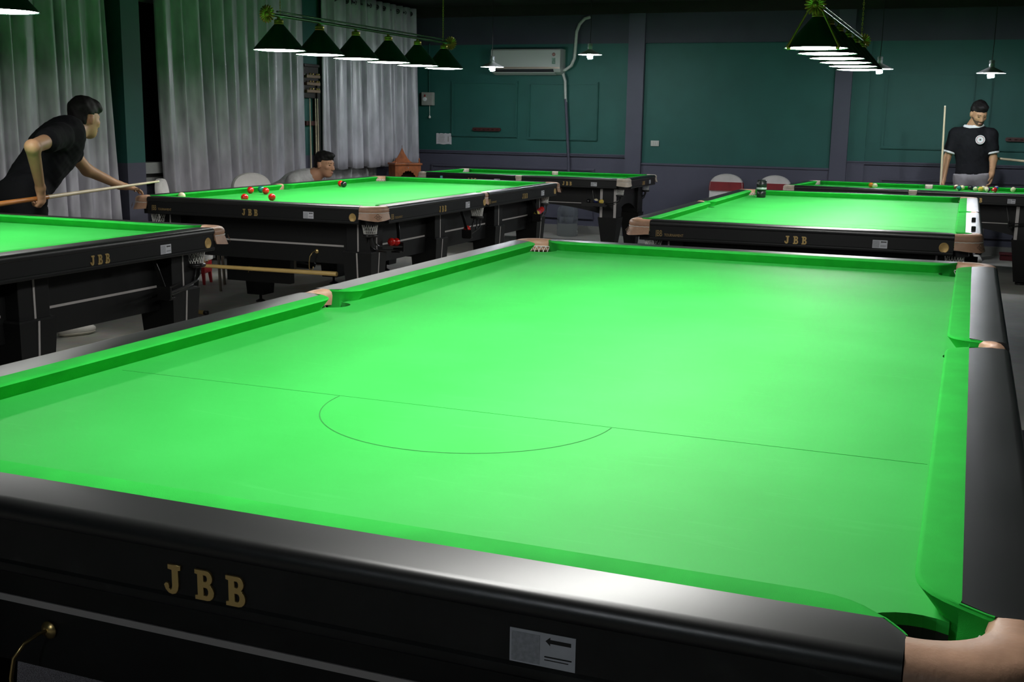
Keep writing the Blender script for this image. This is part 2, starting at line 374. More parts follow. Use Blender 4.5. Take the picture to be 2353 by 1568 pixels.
def make_letter(fn, name):
    me = curve_mesh(name, [[(x * 0.035, y * 0.0415) for x, y in s] for s in fn()], 0.0014, M_GOLD, 0.0006)
    return me
ME_J = make_letter(letter_J, 'letter_J'); ME_B = make_letter(letter_B, 'letter_B')
ME_TXT1 = text_mesh('brand_mark', 'JBB', 0.050, 0.0004, M_GOLDP, 0.62)
ME_TXT2 = text_mesh('brand_script', 'TOURNAMENT', 0.0215, 0.0004, M_GOLDP, 0.82)
ME_STICK = MB().box((0, 0, 0), (0.083, 0.0012, 0.043)).mesh('sticker', M_STICK)
ME_FIELD = MB().box((-0.021, -0.0008, -0.001), (0.036, 0.0006, 0.037)).mesh('sticker_field', M_STICKG)
mb = MB(); yy = -0.0009
mb.add([(0.004, yy, 0.012), (0.010, yy, 0.0175), (0.010, yy, 0.0145), (0.036, yy, 0.0145), (0.036, yy, 0.0095), (0.010, yy, 0.0095), (0.010, yy, 0.0065)], [(0, 6, 5, 4, 3, 2, 1)])
mb.box((0.020, -0.0009, -0.008), (0.034, 0.0005, 0.0016)); mb.box((0.018, -0.0009, -0.012), (0.030, 0.0005, 0.0010))
ME_ARROW = mb.mesh('arrow_print', M_INK)
ME_MEDAL = MB().lathe([(0.0, -0.001), (0.026, -0.001), (0.0275, 0.001), (0.0245, 0.0035), (0.023, 0.0025), (0.0, 0.0030)], 28).mesh('medallion', M_MEDAL, smooth=40)
RX90 = (R(90), 0, 0)

def net_mesh(ox, oy, dirx, diry):
    """net hung from the outer half of the pocket rim; (dirx, diry) points out of the table"""
    mb = MB(); n = 20
    prof = [(0.069, 0.800), (0.066, 0.785), (0.062, 0.768), (0.057, 0.750), (0.052, 0.732), (0.048, 0.716), (0.045, 0.702), (0.043, 0.69)]
    def pt(a, k):
        r, z = prof[k]; out = math.cos(a) * dirx + math.sin(a) * diry
        u = (1 - k / 7); z += 0.050 * max(0, min(1, (out + 0.25) / 0.7)) * u
        return (r * math.cos(a), r * math.sin(a), z)
    for s in (1, -1):
        for i in range(n): mb.tube([pt(2 * math.pi * (i + s * k * 0.5) / n, k) for k in range(8)], 0.0016, 4, cap=False)
    mb.tube([pt(2 * math.pi * i / 24, 0) for i in range(24)], 0.0026, 5, loop=True)
    return mb.mesh('net', M_NET)
ME_NETC = net_mesh(0, 0, -0.7071, -0.7071); ME_NETM = net_mesh(0, 0, 0, -1)
ME_COLLAR = MB().tube([(0.046 * math.cos(a), 0.046 * math.sin(a), 0.688) for a in [2 * math.pi * i / 20 for i in range(20)]], 0.011, 8, loop=True).mesh('net_collar', M_BLKP, smooth=60)
def rod_mesh(w, dz):
    # track runs along +x locally, swinging slightly outward (-y)
    pts = [(0.0, w * 0.9, 0.683), (0.0, w * 0.9, 0.665), (0.004, w * 0.95, 0.645 + dz * 0.5), (0.018, w, 0.622 + dz), (0.045, w - 0.008, 0.607 + dz), (0.09, w - 0.016, 0.600 + dz), (0.20, w - 0.036, 0.590 + dz), (0.33, w - 0.05, 0.580 + dz)]
    return MB().tube(pts, 0.0062, 6).mesh('track_rod', M_BLKP, smooth=60)
ME_RODS = [rod_mesh(-0.034, 0.012), rod_mesh(0.0, -0.012), rod_mesh(0.034, 0.012)]
ME_STOP = MB().box((0.335, -0.052, 0.590), (0.014, 0.085, 0.062)).box((0.315, -0.05, 0.560), (0.05, 0.07, 0.012)).mesh('track_stop', M_BLKP, bevel=0.002)
mb = MB(); mb.rings([[(0.337 + a, -0.052 + b, 0.615) for a, b in ((-.002, -.012), (.002, -.012), (.002, .012), (-.002, .012))], [(0.36 + a, -0.035 + b, 0.70) for a, b in ((-.002, -.012), (.002, -.012), (.002, .012), (-.002, .012))], [(0.385 + a, -0.01 + b, 0.79) for a, b in ((-.002, -.012), (.002, -.012), (.002, .012), (-.002, .012))]])
ME_STRAP = mb.mesh('track_strap', M_BLKP)

def leather_rings(inner, outer, skirt=True):
    rings = []
    for (ix, iy), (ox, oy) in zip(inner, outer):
        I = Vector((ix, iy)); O = Vector((ox, oy)); d = (O - I).normalized(); w = (O - I).length
        pr = [(0.004, ZT - 0.050), (0.0, ZT - 0.020), (0.003, ZT - 0.008), (0.012, ZT - 0.0005), (w * 0.5, ZT + 0.0012), (w - 0.022, ZT + 0.0002), (w - 0.010, ZT - 0.004), (w - 0.001, ZT - 0.012), (w + 0.0025, ZT - 0.024), (w + 0.001, ZT - 0.034), (w - 0.004, ZT - 0.0385), (w - 0.012, ZT - 0.040)]
        rings.append([(I.x + d.x * s, I.y + d.y * s, z) for s, z in pr])
    return rings
def skirt_rings(outer, cen, flare):
    rings = []
    k = len(outer)
    for i, (ox, oy) in enumerate(outer):
        O = Vector((ox, oy)); d = (O - Vector(cen)).normalized()
        u = abs(2 * i / (k - 1) - 1)             # 0 in the middle, 1 at the ends
        fl = flare * (1 - 0.35 * u)
        zb = ZT - 0.092 + 0.012 * u
        pr = [(-0.008, ZT - 0.036), (-0.002, ZT - 0.036), (0.003, ZT - 0.050), (fl * 0.6, ZT - 0.070), (fl, zb), (fl - 0.005, zb), (fl * 0.6 - 0.005, ZT - 0.070), (-0.004, ZT - 0.052)]
        rings.append([(O.x + d.x * s, O.y + d.y * s, z) for s, z in pr])
    return rings
def corner_leather(lm):
    """corner-local frame: outer corner at origin, table towards +x +y"""
    n = 16
    inner = [(0.147 + 0.076 * math.cos(R(a)), 0.147 + 0.076 * math.sin(R(a))) for a in [-84 - 102 * i / n for i in range(n + 1)]]
    outer = []
    for i in range(n + 1):
        t = i / n
        if t < 0.22: outer.append((0.152 - (0.152 - 0.098) * t / 0.22, -0.001))
        elif t > 0.78: outer.append((-0.001, 0.098 + (0.152 - 0.098) * (t - 0.78) / 0.22))
        else:
            a = R(-90 - 90 * (t - 0.22) / 0.56); outer.append((0.098 + 0.099 * math.cos(a), 0.098 + 0.099 * math.sin(a)))
    top = MB().rings(leather_rings(inner, outer)).mesh('pocket_leather', lm, smooth=50)
    o2 = [((0.160, 0.003))] + outer[0:] + [((0.003, 0.160))]
    o2 = outer
    sk = MB().rings(skirt_rings(o2, (0.16, 0.16), 0.020)).mesh('leather_skirt', lm, smooth=50)
    st = []
    for i in range(len(o2)):
        d = (Vector(o2[i]) - Vector((0.16, 0.16))).normalized(); st.append((o2[i][0] + d.x * 0.002, o2[i][1] + d.y * 0.002, ZT - 0.0405 + 0.0012 * (i % 2)))
    cord = MB().tube(st, 0.0022, 6).mesh('stitch_cord', M_STITCH, smooth=60)
    return top, sk, cord
def mid_leather(lm):
    """pocket-local frame: outer face line y=0, table towards +y, pocket centre x=0"""
    n = 12
    inner = []; outer = []
    for i in range(n + 1):
        t = i / n; x = -0.047 + 0.094 * t
        yi = 0.076 - 0.022 * math.sin(math.pi * t) ** 0.7
        inner.append((x * 0.98, yi)); outer.append((x, 0.012 - 0.006 * math.sin(math.pi * t)))
    top = MB().rings(leather_rings(inner, outer)).mesh('pocket_leather', lm, smooth=50)
    o2 = outer[1:-1]
    sk = MB().rings(skirt_rings(o2, (0, 0.5), 0.014)).mesh('leather_skirt', lm, smooth=50)
    cord = MB().tube([(x, y - 0.003, ZT - 0.0405) for x, y in o2], 0.0020, 6).mesh('stitch_cord', M_STITCH, smooth=60)
    return top, sk, cord
LEATHER = {}
for key, lm in (('tan', M_LEATH), ('pale', M_LEATHP)): LEATHER[key] = (corner_leather(lm), mid_leather(lm))
mb_st = curve_mesh('stamp_outline', [[(0.030 * x, 0.020 * y) for x, y in ((-1, 0), (-.45, .45), (-.2, .9), (0, 1), (.2, .9), (.45, .45), (1, 0), (.45, -.45), (.2, -.9), (0, -1), (-.2, -.9), (-.45, -.45))],
                                       [(0.026 * x, 0.0165 * y) for x, y in ((-1, 0), (-.42, .42), (-.18, .9), (0, 1), (.18, .9), (.42, .42), (1, 0), (.42, -.42), (.18, -.9), (0, -1), (-.18, -.9), (-.42, -.42))]], 0.0003, M_STAMP)
ME_STAMP = mb_st
ME_STAMPT = text_mesh('stamp_text', 'JBB', 0.019, 0.0003, M_STAMP, 1.0)

def bed_mesh(hb, hl, z0=None, dz=0.016, m=None, nm='bed'):
    ex = 0.045; x1 = hb + ex; y1 = hl + ex
    def notch_corner(sx, sy):
        cx, cy, r = sx * (hb + 0.0075), sy * (hl + 0.0075), 0.074
        a0 = math.acos((ex - 0.0075) / r)
        pts = []
        # from the y edge (y = y1) to the x edge (x = x1) going round the inside
        aa = math.pi / 2 + (math.pi / 2 - a0); bb = -(math.pi / 2 - a0)
        s0 = math.asin(min(1, (ex - 0.0075) / r)); s1 = math.acos(min(1, (ex - 0.0075) / r))
        start = math.pi - s0; end = 2 * math.pi - s1
        for i in range(13):
            a = start + (end - start) * i / 12
            pts.append((cx + sx * r * math.cos(a), cy + sy * r * math.sin(a)))
        return pts        # starts on y=y1 edge (x smaller), ends on x=x1 edge (y smaller)
    def notch_mid(sx):
        cx, r = sx * (hb + 0.050), 0.056
        return [(cx - sx * r * math.cos(a), r * math.sin(a)) for a in [R(-90 + 180 * i / 12) for i in range(13)]]
    poly = []
    poly += notch_corner(-1, -1)[::-1][::-1]
    # walk counter-clockwise: bottom-left -> bottom-right -> right -> top ...
    poly = []
    bl = notch_corner(-1, -1); br = notch_corner(1, -1); tr = notch_corner(1, 1); tl = notch_corner(-1, 1)
    poly += bl[::-1]            # from x edge to y edge
    poly += br                  # from y edge to x edge
    poly += [(x1, -0.0561)] + notch_mid(1) + [(x1, 0.0561)]
    poly += tr[::-1]
    poly += tl
    poly += [(-x1, 0.0561)] + notch_mid(-1)[::-1] + [(-x1, -0.0561)]
    bm = bmesh.new()
    vt = [bm.verts.new((x, y, ZB if z0 is None else z0)) for x, y in poly]
    f = bm.faces.new(vt)
    r = bmesh.ops.extrude_face_region(bm, geom=[f])
    for v in [g for g in r['geom'] if isinstance(g, bmesh.types.BMVert)]: v.co.z -= dz
    bmesh.ops.recalc_face_normals(bm, faces=bm.faces)
    bmesh.ops.triangulate(bm, faces=[q for q in bm.faces if len(q.verts) > 4])
    me = bpy.data.meshes.new(nm); bm.to_mesh(me); bm.free(); me.materials.append(m or M_BED)
    return me

def leg_mesh_set(sx, sy, corner):
    """square leg: narrow upper block, wider tapering lower leg, silver strip down each outward face (sx / sy)"""
    up = MB().box((0, 0, 0.675), (0.19, 0.19, 0.20)).mesh('leg_block', M_BEAM, bevel=0.004)
    lo = MB().rings([[(a * k, b * k, z) for a, b in ((-1, -1), (1, -1), (1, 1), (-1, 1))] for k, z in ((0.080, 0.065), (0.112, 0.52), (0.116, 0.572), (0.110, 0.580))]).mesh('leg', M_BEAM)
    ft = MB().lathe([(0.012, 0.02), (0.012, 0.068)], 10).lathe([(0.0, 0.0), (0.042, 0.0), (0.040, 0.010), (0.014, 0.022), (0.0, 0.022)], 14).mesh('levelling_foot', M_BEAM)
    strips = []; w = 0.0055
    for fx, fy in [(sx, 0)] + ([(0, sy)] if corner else []):
        strips.append(MB().box((fx * 0.0955, fy * 0.0955, 0.673), (0.004 if fx else 2 * w, 0.004 if fy else 2 * w, 0.194)).mesh('leg_strip', M_SILVER))
        rings = []
        for k, z in ((0.0822, 0.09), (0.1128, 0.52), (0.1165, 0.571)):
            c = (fx * k, fy * k); t = (0.002, w) if fx else (w, 0.002)
            rings.append([(c[0] + a * t[0], c[1] + b * t[1], z) for a, b in ((-1, -1), (1, -1), (1, 1), (-1, 1))])
        strips.append(MB().rings(rings).mesh('leg_strip', M_SILVER))
    return up, lo, ft, strips
HOOK_PTS = [(0, 0, 0), (0, -0.03, 0.004), (-0.012, -0.055, -0.008), (-0.03, -0.068, -0.04), (-0.038, -0.072, -0.09), (-0.038, -0.072, -0.145), (-0.036, -0.068, -0.16), (-0.03, -0.052, -0.168), (-0.022, -0.038, -0.16), (-0.020, -0.034, -0.14)]
ME_HOOK = MB().tube(HOOK_PTS, 0.0045, 7).lathe([(0.0, 0.0)] * 0 + [(0.004, -0.002), (0.004, 0.0)], 6).mesh('hook', M_BRASS, smooth=60)
mbr = MB().lathe([(0.0, 0.0), (0.020, 0.0), (0.022, 0.004), (0.017, 0.008), (0.009, 0.010), (0.0, 0.012)], 20)
ME_ROSE = mbr.mesh('hook_rosette', M_BRASS, smooth=50)

def build_table(hb, hl, name, leather='tan', pool=False, rest_hooks=True):
    """hb, hl: half width and half length between cushion noses. Long axis = y. Viewer-facing details on every side"""
    root = thing(name, None, 'pool table' if pool else 'snooker table')
    ow, ol = hb + QW, hl + QW
    obj('bed', bed_mesh(hb, hl), root)
    obj('slate', bed_mesh(hb, hl, ZB - 0.016, 0.038, M_SLATEB, 'slate'), root)
    # six modules
    mods = []
    S = cushion_mesh(hb, JC, JC), rail_mesh(hb, 0.0, 0.0), apron_mesh(hb, 0, 0)
    hq = hl / 2
    LA = cushion_mesh(hq, JC, JM), rail_mesh(hq, 0.0, 0.048), apron_mesh(hq, 0, 0.048)
    LB = cushion_mesh(hq, JM, JC), rail_mesh(hq, 0.048, 0.0), apron_mesh(hq, 0.048, 0)
    mods.append((S, (0, -ol), 0)); mods.append((S, (0, ol), 180))
    mods.append((LA, (ow, -hq), 90)); mods.append((LB, (ow, hq), 90))
    mods.append((LA, (-ow, hq), -90)); mods.append((LB, (-ow, -hq), -90))
    for (cu, ra, ap), (px, py), a in mods:
        obj('cushion', cu, root, (px, py, 0), R(a)); obj('wood_rail', ra, root, (px, py, 0), R(a))
        p = obj('apron_panel', ap, root, (px, py, 0), R(a))
        f = min(1.0, (hb if (px == 0) else hq) / 0.889) if pool else 1.0
        for me, x in ((ME_J, -0.0475), (ME_B, 0.0075), (ME_B, 0.0570)):
            obj('letter', me, p, (x, 0.003, ZT - 0.0715), rot=RX90)
        s = obj('sticker', ME_STICK, p, (0.488 * f, 0.0042, ZT - 0.070))
        obj('sticker_print', ME_FIELD, p, (0.488 * f, 0.0042, ZT - 0.070)); obj('sticker_print', ME_ARROW, p, (0.488 * f, 0.0042, ZT - 0.070))
        if not pool:
            obj('medallion', ME_MEDAL, p, (0.838, 0.0045, ZT - 0.072), rot=RX90)
            obj('brand_mark', ME_TXT1, p, (-0.830, 0.0042, ZT - 0.074), rot=RX90); obj('brand_script', ME_TXT2, p, (-0.735, 0.0042, ZT - 0.081), rot=RX90)
    # pockets
    (ct, cs, cc), (mt, ms, mc) = LEATHER[leather]
    def pocket(px, py, a, parts, hole, tdir, corner):
        t_ = obj('pocket_leather', parts[0], root, (px, py, 0), a)
        sk = obj('leather_skirt', parts[1], t_); obj('stitch_cord', parts[2], t_)
        if corner and not pool:
            d = -0.7071
            e = obj('stamp_print', ME_STAMP, t_, (0.0098, 0.0098, ZT - 0.062), rot=(R(72), 0, R(-45))); obj('stamp_print', ME_STAMPT, t_, (0.0094, 0.0094, ZT - 0.062), rot=(R(72), 0, R(-45)))
        hx, hy = hole
        n = obj('net', ME_NETC if corner else ME_NETM, root, (hx, hy, 0), a); obj('net_collar', ME_COLLAR, n)
        tr = bpy.data.objects.new('ball_track', ME_RODS[1]); COL.objects.link(tr); tr.parent = root; tr.location = (hx, hy, 0)
        sx = 1 if px > 0 else -1
        # track local +x runs along tdir in table y; local -y must point outward (sx)
        ang = R(90) if tdir > 0 else R(-90)
        mir = (1, 1, 1)
        # for tdir +1: local x->+y, local y->-x, so -y local -> +x : outward on the right side
        if (tdir > 0) != (sx > 0): mir = (1, -1, 1)
        tr.rotation_euler = (0, 0, ang); tr.scale = mir
        for k in (0, 2): obj('track_rod', ME_RODS[k], tr)
        obj('track_stop', ME_STOP, tr); obj('track_strap', ME_STRAP, tr)
    off = QW + 0.0075 - 0.0
    for sx in (-1, 1):
        for sy in (-1, 1):
            a = {(-1, -1): 0, (1, -1): 90, (1, 1): 180, (-1, 1): 270}[(sx, sy)]
            pocket(sx * ow, sy * ol, R(a), (ct, cs, cc), (sx * (hb + 0.012), sy * (hl + 0.012)), -sy, True)
        pocket(sx * ow, 0, R(90 if sx > 0 else -90), (mt, ms, mc), (sx * (hb + 0.062), 0), -1, False)
    # frame
    bx, by = ow - 0.25, ol - 0.25
    if not pool:
        legs = [(sx, sy, True) for sx in (-1, 1) for sy in (-1, 1)] + [(sx, 0.62 * s, False) for sx in (-1, 1) for s in (-1, 1)]
        for sx, y, corner in legs:
            ly = y * (ol - 0.245) if corner else y
            lx = sx * (ow - 0.243)
            up, lo, ft, strips = leg_mesh_set(sx, int(y) if corner else 0, corner)
            lg = obj('leg', lo, root, (lx, ly, 0)); obj('leg_block', up, lg); obj('levelling_foot', ft, lg)
            for s in strips: obj('leg_strip', s, lg)
        for s in (-1, 1):
            b = obj('end_beam', MB().box((0, s * by, 0.628), (2 * bx, 0.05, 0.292)).mesh('end_beam', M_BEAM), root)
            obj('beam_strip', MB().box((0, s * (by + 0.026), 0.600), (2 * bx - 0.30, 0.004, 0.012)).mesh('beam_strip', M_SILVER), b)
            b2 = obj('side_beam', MB().box((s * bx, 0, 0.628), (0.05, 2 * by, 0.292)).mesh('side_beam', M_BEAM), root)
            ys = [-(ol - 0.245), -0.62, 0.62, ol - 0.245]
            for i in range(3):
                y0, y1 = ys[i] + 0.13, ys[i + 1] - 0.13
                obj('beam_strip', MB().box((s * (bx + 0.026), (y0 + y1) / 2, 0.600), (0.004, y1 - y0, 0.011)).mesh('beam_strip', M_SILVER), b2)
        for y in (-0.62, 0.62):
            obj('cross_beam', MB().box((0, y, 0.55), (2 * bx, 0.06, 0.24)).mesh('cross_beam', M_BEAM), root)
        obj('slate_underside', MB().box((0, 0, 0.775), (2 * ow - 0.14, 2 * ol - 0.14, 0.03)).mesh('slate_underside', M_BEAM), root)
        dp = obj('ball_box', MB().box((-0.33, -ol + 0.62, 0.40), (0.58, 0.06, 0.27)).mesh('ball_box', M_BEAM, bevel=0.004), root)
        obj('brand_mark', ME_TXT1, dp, (-0.40, -ol + 0.5895, 0.355), rot=RX90); obj('brand_script', ME_TXT2, dp, (-0.305, -ol + 0.5895, 0.348), rot=RX90)
        if rest_hooks:
            for x in (-0.92, 0.372 - 0.889):
                pass
            for x in (-0.488, 0.42):
                rz = obj('hook_rosette', ME_ROSE, root, (x, -by - 0.025, 0.556), rot=RX90, scale=(0.72, 0.72, 0.9))
                h_ = obj('hook', ME_HOOK, rz, (0, 0, 0), rot=(R(-90), 0, 0))
    else:
        for sx in (-1, 1):
            for sy in (-1, 1):
                lx, ly = sx * (ow - 0.25), sy * (ol - 0.30)
                up = MB().box((0, 0, 0.60), (0.24, 0.24, 0.34)).mesh('leg_block', M_BEAM, bevel=0.01)
                lo = MB().frustum((0, 0, 0.03), (0.15, 0.15), (0, 0, 0.44), (0.27, 0.27)).mesh('leg', M_BEAM)
                lg = obj('leg', lo, root, (lx, ly, 0)); obj('leg_block', up, lg)
                obj('levelling_foot', MB().lathe([(0.0, 0.0), (0.06, 0.0), (0.06, 0.02), (0.03, 0.035), (0, 0.035)], 14).mesh('levelling_foot', M_BLKP), lg)
                for q in (-1, 1): obj('leg_strip', MB().box((sx * 0.1215, q * 0.095, 0.60), (0.006, 0.035, 0.33)).mesh('leg_strip', M_SILVER), lg)
        def arch(lh, along):
            top, n = 0.775, 20; pts = [(-lh, top), (lh, top)]
            for i in range(n + 1):
                u = 1 - 2 * i / n; pts.append((lh * u, 0.44 + 0.13 * (1 - abs(u) ** 2.2)))
            mb = MB(); v0 = [(x, -0.025, z) for x, z in pts[::-1]]; v1 = [(x, 0.025, z) for x, z in pts[::-1]]; k = len(pts)
            mb.add(v0 + v1, [tuple(range(k - 1, -1, -1)), tuple(range(k, 2 * k))] + [(i, (i + 1) % k, k + (i + 1) % k, k + i) for i in range(k)])
            return mb.mesh('arched_beam', M_BEAM)
        for s in (-1, 1):
            obj('side_beam', arch(by - 0.02, 'y'), root, (s * bx, 0, 0), R(90)); obj('end_beam', arch(bx - 0.02, 'x'), root, (0, s * by, 0))
            obj('beam_strip', MB().box((s * (bx + 0.027), 0, 0.585), (0.004, 2 * by - 0.4, 0.008)).mesh('beam_strip', M_SILVER), root)
        obj('slate_underside', MB().box((0, 0, 0.775), (2 * ow - 0.14, 2 * ol - 0.14, 0.03)).mesh('slate_underside', M_BEAM), root)
    return root

HB, HL = 0.889, 1.7845
t1 = build_table(HB, HL, 'snooker_table')
t1.location = (0.889, 1.7845, 0)
# baulk line and D
yb = 0.7398 - 1.7845
a_ = [R(180 + 180 * i / 48) for i in range(49)]
mb = MB(); mb.box((0, yb, ZB + 0.0002), (2 * HB - 0.01, 0.0012, 0.0006))
ob_l = obj('baulk_line', mb.mesh('baulk_line', M_BAULK), t1)
rr = 0.3033; w = 0.0010
mb = MB(); v = []; f = []
for i, a in enumerate(a_):
    v += [((rr - w) * math.cos(a), yb + (rr - w) * math.sin(a), ZB + 0.0005), ((rr + w) * math.cos(a), yb + (rr + w) * math.sin(a), ZB + 0.0005)]
    if i: f.append((2 * i - 2, 2 * i - 1, 2 * i + 1, 2 * i))
mb.add(v, f); obj('d_line', mb.mesh('d_line', M_CHALKL), t1)
bpy.context.view_layer.update()
def reg(o):
    KIDS[o.name] = list(o.children)
    for c in o.children: reg(c)
reg(t1)
tag(t1, 'large green snooker table with black rails filling the foreground', 'snooker table', 'black snooker tables with green cloth')
SS = 0.9103
def place_table(src, x, y, rz, sc, label, group):
    c = copy_tree(src); c.location = (x, y, 0); c.rotation_euler = (0, 0, rz); c.scale = sc
    return tag(c, label, src['category'], group)
OW, OL = HB + QW, HL + QW
th2 = 0.0084; c2 = Vector((-3.4912, 4.9336)) + Vector((math.cos(th2) * OW * SS - math.sin(th2) * OL * SS, math.sin(th2) * OW * SS + math.cos(th2) * OL * SS))
th4 = 0.0038; c4 = Vector((-0.0095, 4.9785)) + Vector((math.cos(th4) * OW * SS - math.sin(th4) * OL * SS, math.sin(th4) * OW * SS + math.cos(th4) * OL * SS))
G1 = 'black snooker tables with green cloth'
t2 = place_table(t1, c2.x, c2.y, th2, (SS, SS, 1), 'green snooker table with red balls on it, in front of the grey curtains', G1)
t4 = place_table(t1, c4.x, c4.y, th4, (SS, SS, 1), 'empty green snooker table with a black cup on it, behind the foreground table', G1)
t3 = place_table(t1, -1.645 - OW * SS, 3.49 - OL * SS, 0.0, (SS, SS, 1), 'snooker table cut off by the left edge of the picture', G1)
tp = build_table(1.243 / 2, 2.768 / 2, 'pool_table', 'pale', True)
bpy.context.view_layer.update(); reg(tp)
G2 = 'small pool tables along the back wall'
SP = (0.8, 0.8, 0.954)
tp.location = (-2.745, 10.865, 0); tp.rotation_euler = (0, 0, R(90)); tp.scale = SP
tag(tp, 'smaller pool table with pale pocket leathers under the air conditioner', 'pool table', G2)
t6 = place_table(tp, 1.36, 10.66, R(90 - 5.0), SP, 'smaller pool table covered with numbered balls, in front of the standing man', G2)

# ------------------------------------------------------------------ hanging lamps
M_SHADE = mat('green_enamel_shade', (0.010, 0.080, 0.044), 0.33, spec=0.5, coat=0.3)
M_SHIN = mat('white_shade_inside', (0.8, 0.8, 0.8), 0.6)
M_DIFF = mat('lit_diffuser', (0.9, 0.9, 0.9), 0.5, emit=(1.0, 0.985, 0.955), estr=LAMP)
M_GILT = mat('gilt_fitting', (0.62, 0.50, 0.10), 0.35, metal=0.7)
M_GBAR = mat('green_brass_bar', (0.10, 0.22, 0.10), 0.25, metal=0.8)
ME_SHADE = MB().lathe([(0.020, 0.180), (0.028, 0.172), (0.170, 0.006), (0.176, 0.0), (0.173, 0.0), (0.167, 0.006), (0.026, 0.168), (0.018, 0.176)], 40, cap=False).mesh('shade', [M_SHADE], smooth=50)
ME_DIFF = MB().lathe([(0.0, -0.004), (0.06, -0.0035), (0.12, -0.0010), (0.152, 0.0015), (0.1695, 0.004), (0.1695, 0.0055), (0.0, 0.0055)], 40).mesh('diffuser', M_DIFF, smooth=40)
ME_CAP = MB().lathe([(0.0, 0.215), (0.010, 0.213), (0.012, 0.202), (0.026, 0.200), (0.032, 0.192), (0.030, 0.180), (0.033, 0.174), (0.030, 0.168), (0.012, 0.170), (0.0, 0.172)], 20).mesh('shade_cap', M_GILT, smooth=45)
def rosette():
    mb = MB()
    for i in range(18):
        a = 2 * math.pi * i / 18; c, s = math.cos(a), math.sin(a)
        mb.tube([(0.0, 0.012 * c, 0.012 * s), (0.006, 0.035 * c, 0.035 * s), (0.004, 0.052 * c, 0.052 * s), (-0.002, 0.058 * c, 0.058 * s)], [0.004, 0.0075, 0.0065, 0.003], 5)
    v = MB().lathe([(0.0, 0.014), (0.012, 0.012), (0.020, 0.004), (0.020, -0.006), (0.0, -0.010)], 16)
    mb.add([(z, x, y) for x, y, z in v.v], v.f)
    return mb.mesh('end_rosette', M_GILT, smooth=60)
ME_ROS = rosette()
mbt = MB()
for s in (-1, 1):
    mbt.tube([(0, s * 0.022, 0.225), (0, s * 0.06, 0.15), (0, s * 0.122, 0.030), (0, s * 0.137, 0.004), (0, s * 0.134, -0.006), (0, s * 0.120, -0.006)], [0.006, 0.006, 0.007, 0.009, 0.010, 0.006], 7)
ME_YOKE = mbt.mesh('end_yoke', M_GILT, smooth=60)
def lamp_row(x, y0, y1, z, label, yoke=False):
    t = thing('billiard_lamp', label, 'ceiling lamp', (x, (y0 + y1) / 2, z), R(90), 'six-shade lamps over the snooker tables')
    half = (y1 - y0) / 2
    obj('bar', MB().tube([(-half - 0.12, 0, 0.224), (half + 0.12, 0, 0.224)], 0.011, 10).tube([(-half - 0.02, 0, 0.249), (half + 0.02, 0, 0.249)], 0.006, 8).mesh('bar', M_GBAR, smooth=60), t)
    for i in range(6):
        px = -half + 2 * half * i / 5
        sh = obj('shade', ME_SHADE, t, (px, 0, 0)); obj('diffuser', ME_DIFF, sh); obj('shade_cap', ME_CAP, sh)
    for s in (-1, 1):
        obj('end_rosette', ME_ROS, t, (s * (half + 0.135), 0, 0.224), R(0 if s > 0 else 180)); (obj('end_yoke', ME_YOKE, t, (s * (half + 0.125), 0, 0)) if (yoke and s < 0) else None)
        L = ZC - z
        mb = MB(); k = 0; zz = 0.235
        while zz < L - 0.03:
            a = (k % 2) * R(90); mb.tube([(s * (half - 0.02) + 0.0055 * math.cos(q) * math.cos(a), 0.0055 * math.cos(q) * math.sin(a), zz + 0.011 + 0.013 * math.sin(q)) for q in [2 * math.pi * j / 8 for j in range(8)]], 0.0016, 4, loop=True)
            zz += 0.0185; k += 1
        mb.lathe([(0.0, L), (0.035, L), (0.03, L - 0.03), (0.0, L - 0.03)], 14, (s * (half - 0.02), 0, 0))
        obj('chain', mb.mesh('chain', M_GILT), t)
    return t
lamp_row(-2.54, 5.339, 7.909, 1.855, 'long lamp with six green cone shades over the table with red balls')
lamp_row(0.94, 5.358, 7.960, 1.843, 'long lamp of green cones seen end-on, over the empty table', True)
lamp_row(-2.56, 0.42, 2.99, 1.895, 'lamp of green cone shades cut off at the top left corner')
lamp_row(0.889, 0.28, 2.85, 1.905, 'lamp of green cone shades above the foreground table')

M_CHROME = mat('chrome_holder', (0.50, 0.52, 0.55), 0.3, metal=0.3)
M_PLATE = mat('pale_reflector', (0.75, 0.76, 0.78), 0.3, spec=0.5)
M_BULB = mat('lit_spiral_bulb', (1, 1, 1), 0.4, emit=(0.90, 0.95, 1.0), estr=BULB)
M_WIRE = mat('black_wire', (0.01, 0.01, 0.01), 0.5)
ME_PLATE = MB().lathe([(0.020, 0.060), (0.030, 0.050), (0.128, 0.002), (0.133, 0.0), (0.131, -0.003), (0.126, -0.001), (0.028, 0.044), (0.018, 0.052)], 32, cap=False).mesh('reflector', M_PLATE, smooth=50)
sp = [(0.026 * math.cos(2 * math.pi * i / 14) * min(1, 0.5 + i / 20), 0.026 * math.sin(2 * math.pi * i / 14) * min(1, 0.5 + i / 20), 0.015 - 0.058 * i / 48) for i in range(49)]
ME_BULB = MB().tube(sp, 0.0068, 7).mesh('spiral_bulb', M_BULB, smooth=60)
ME_HOLD = MB().lathe([(0.0, 0.118), (0.022, 0.118), (0.026, 0.110), (0.026, 0.092), (0.022, 0.088), (0.026, 0.084), (0.026, 0.060), (0.022, 0.052), (0.022, 0.015), (0.0, 0.015)], 18).mesh('lamp_holder', M_CHROME, smooth=40)
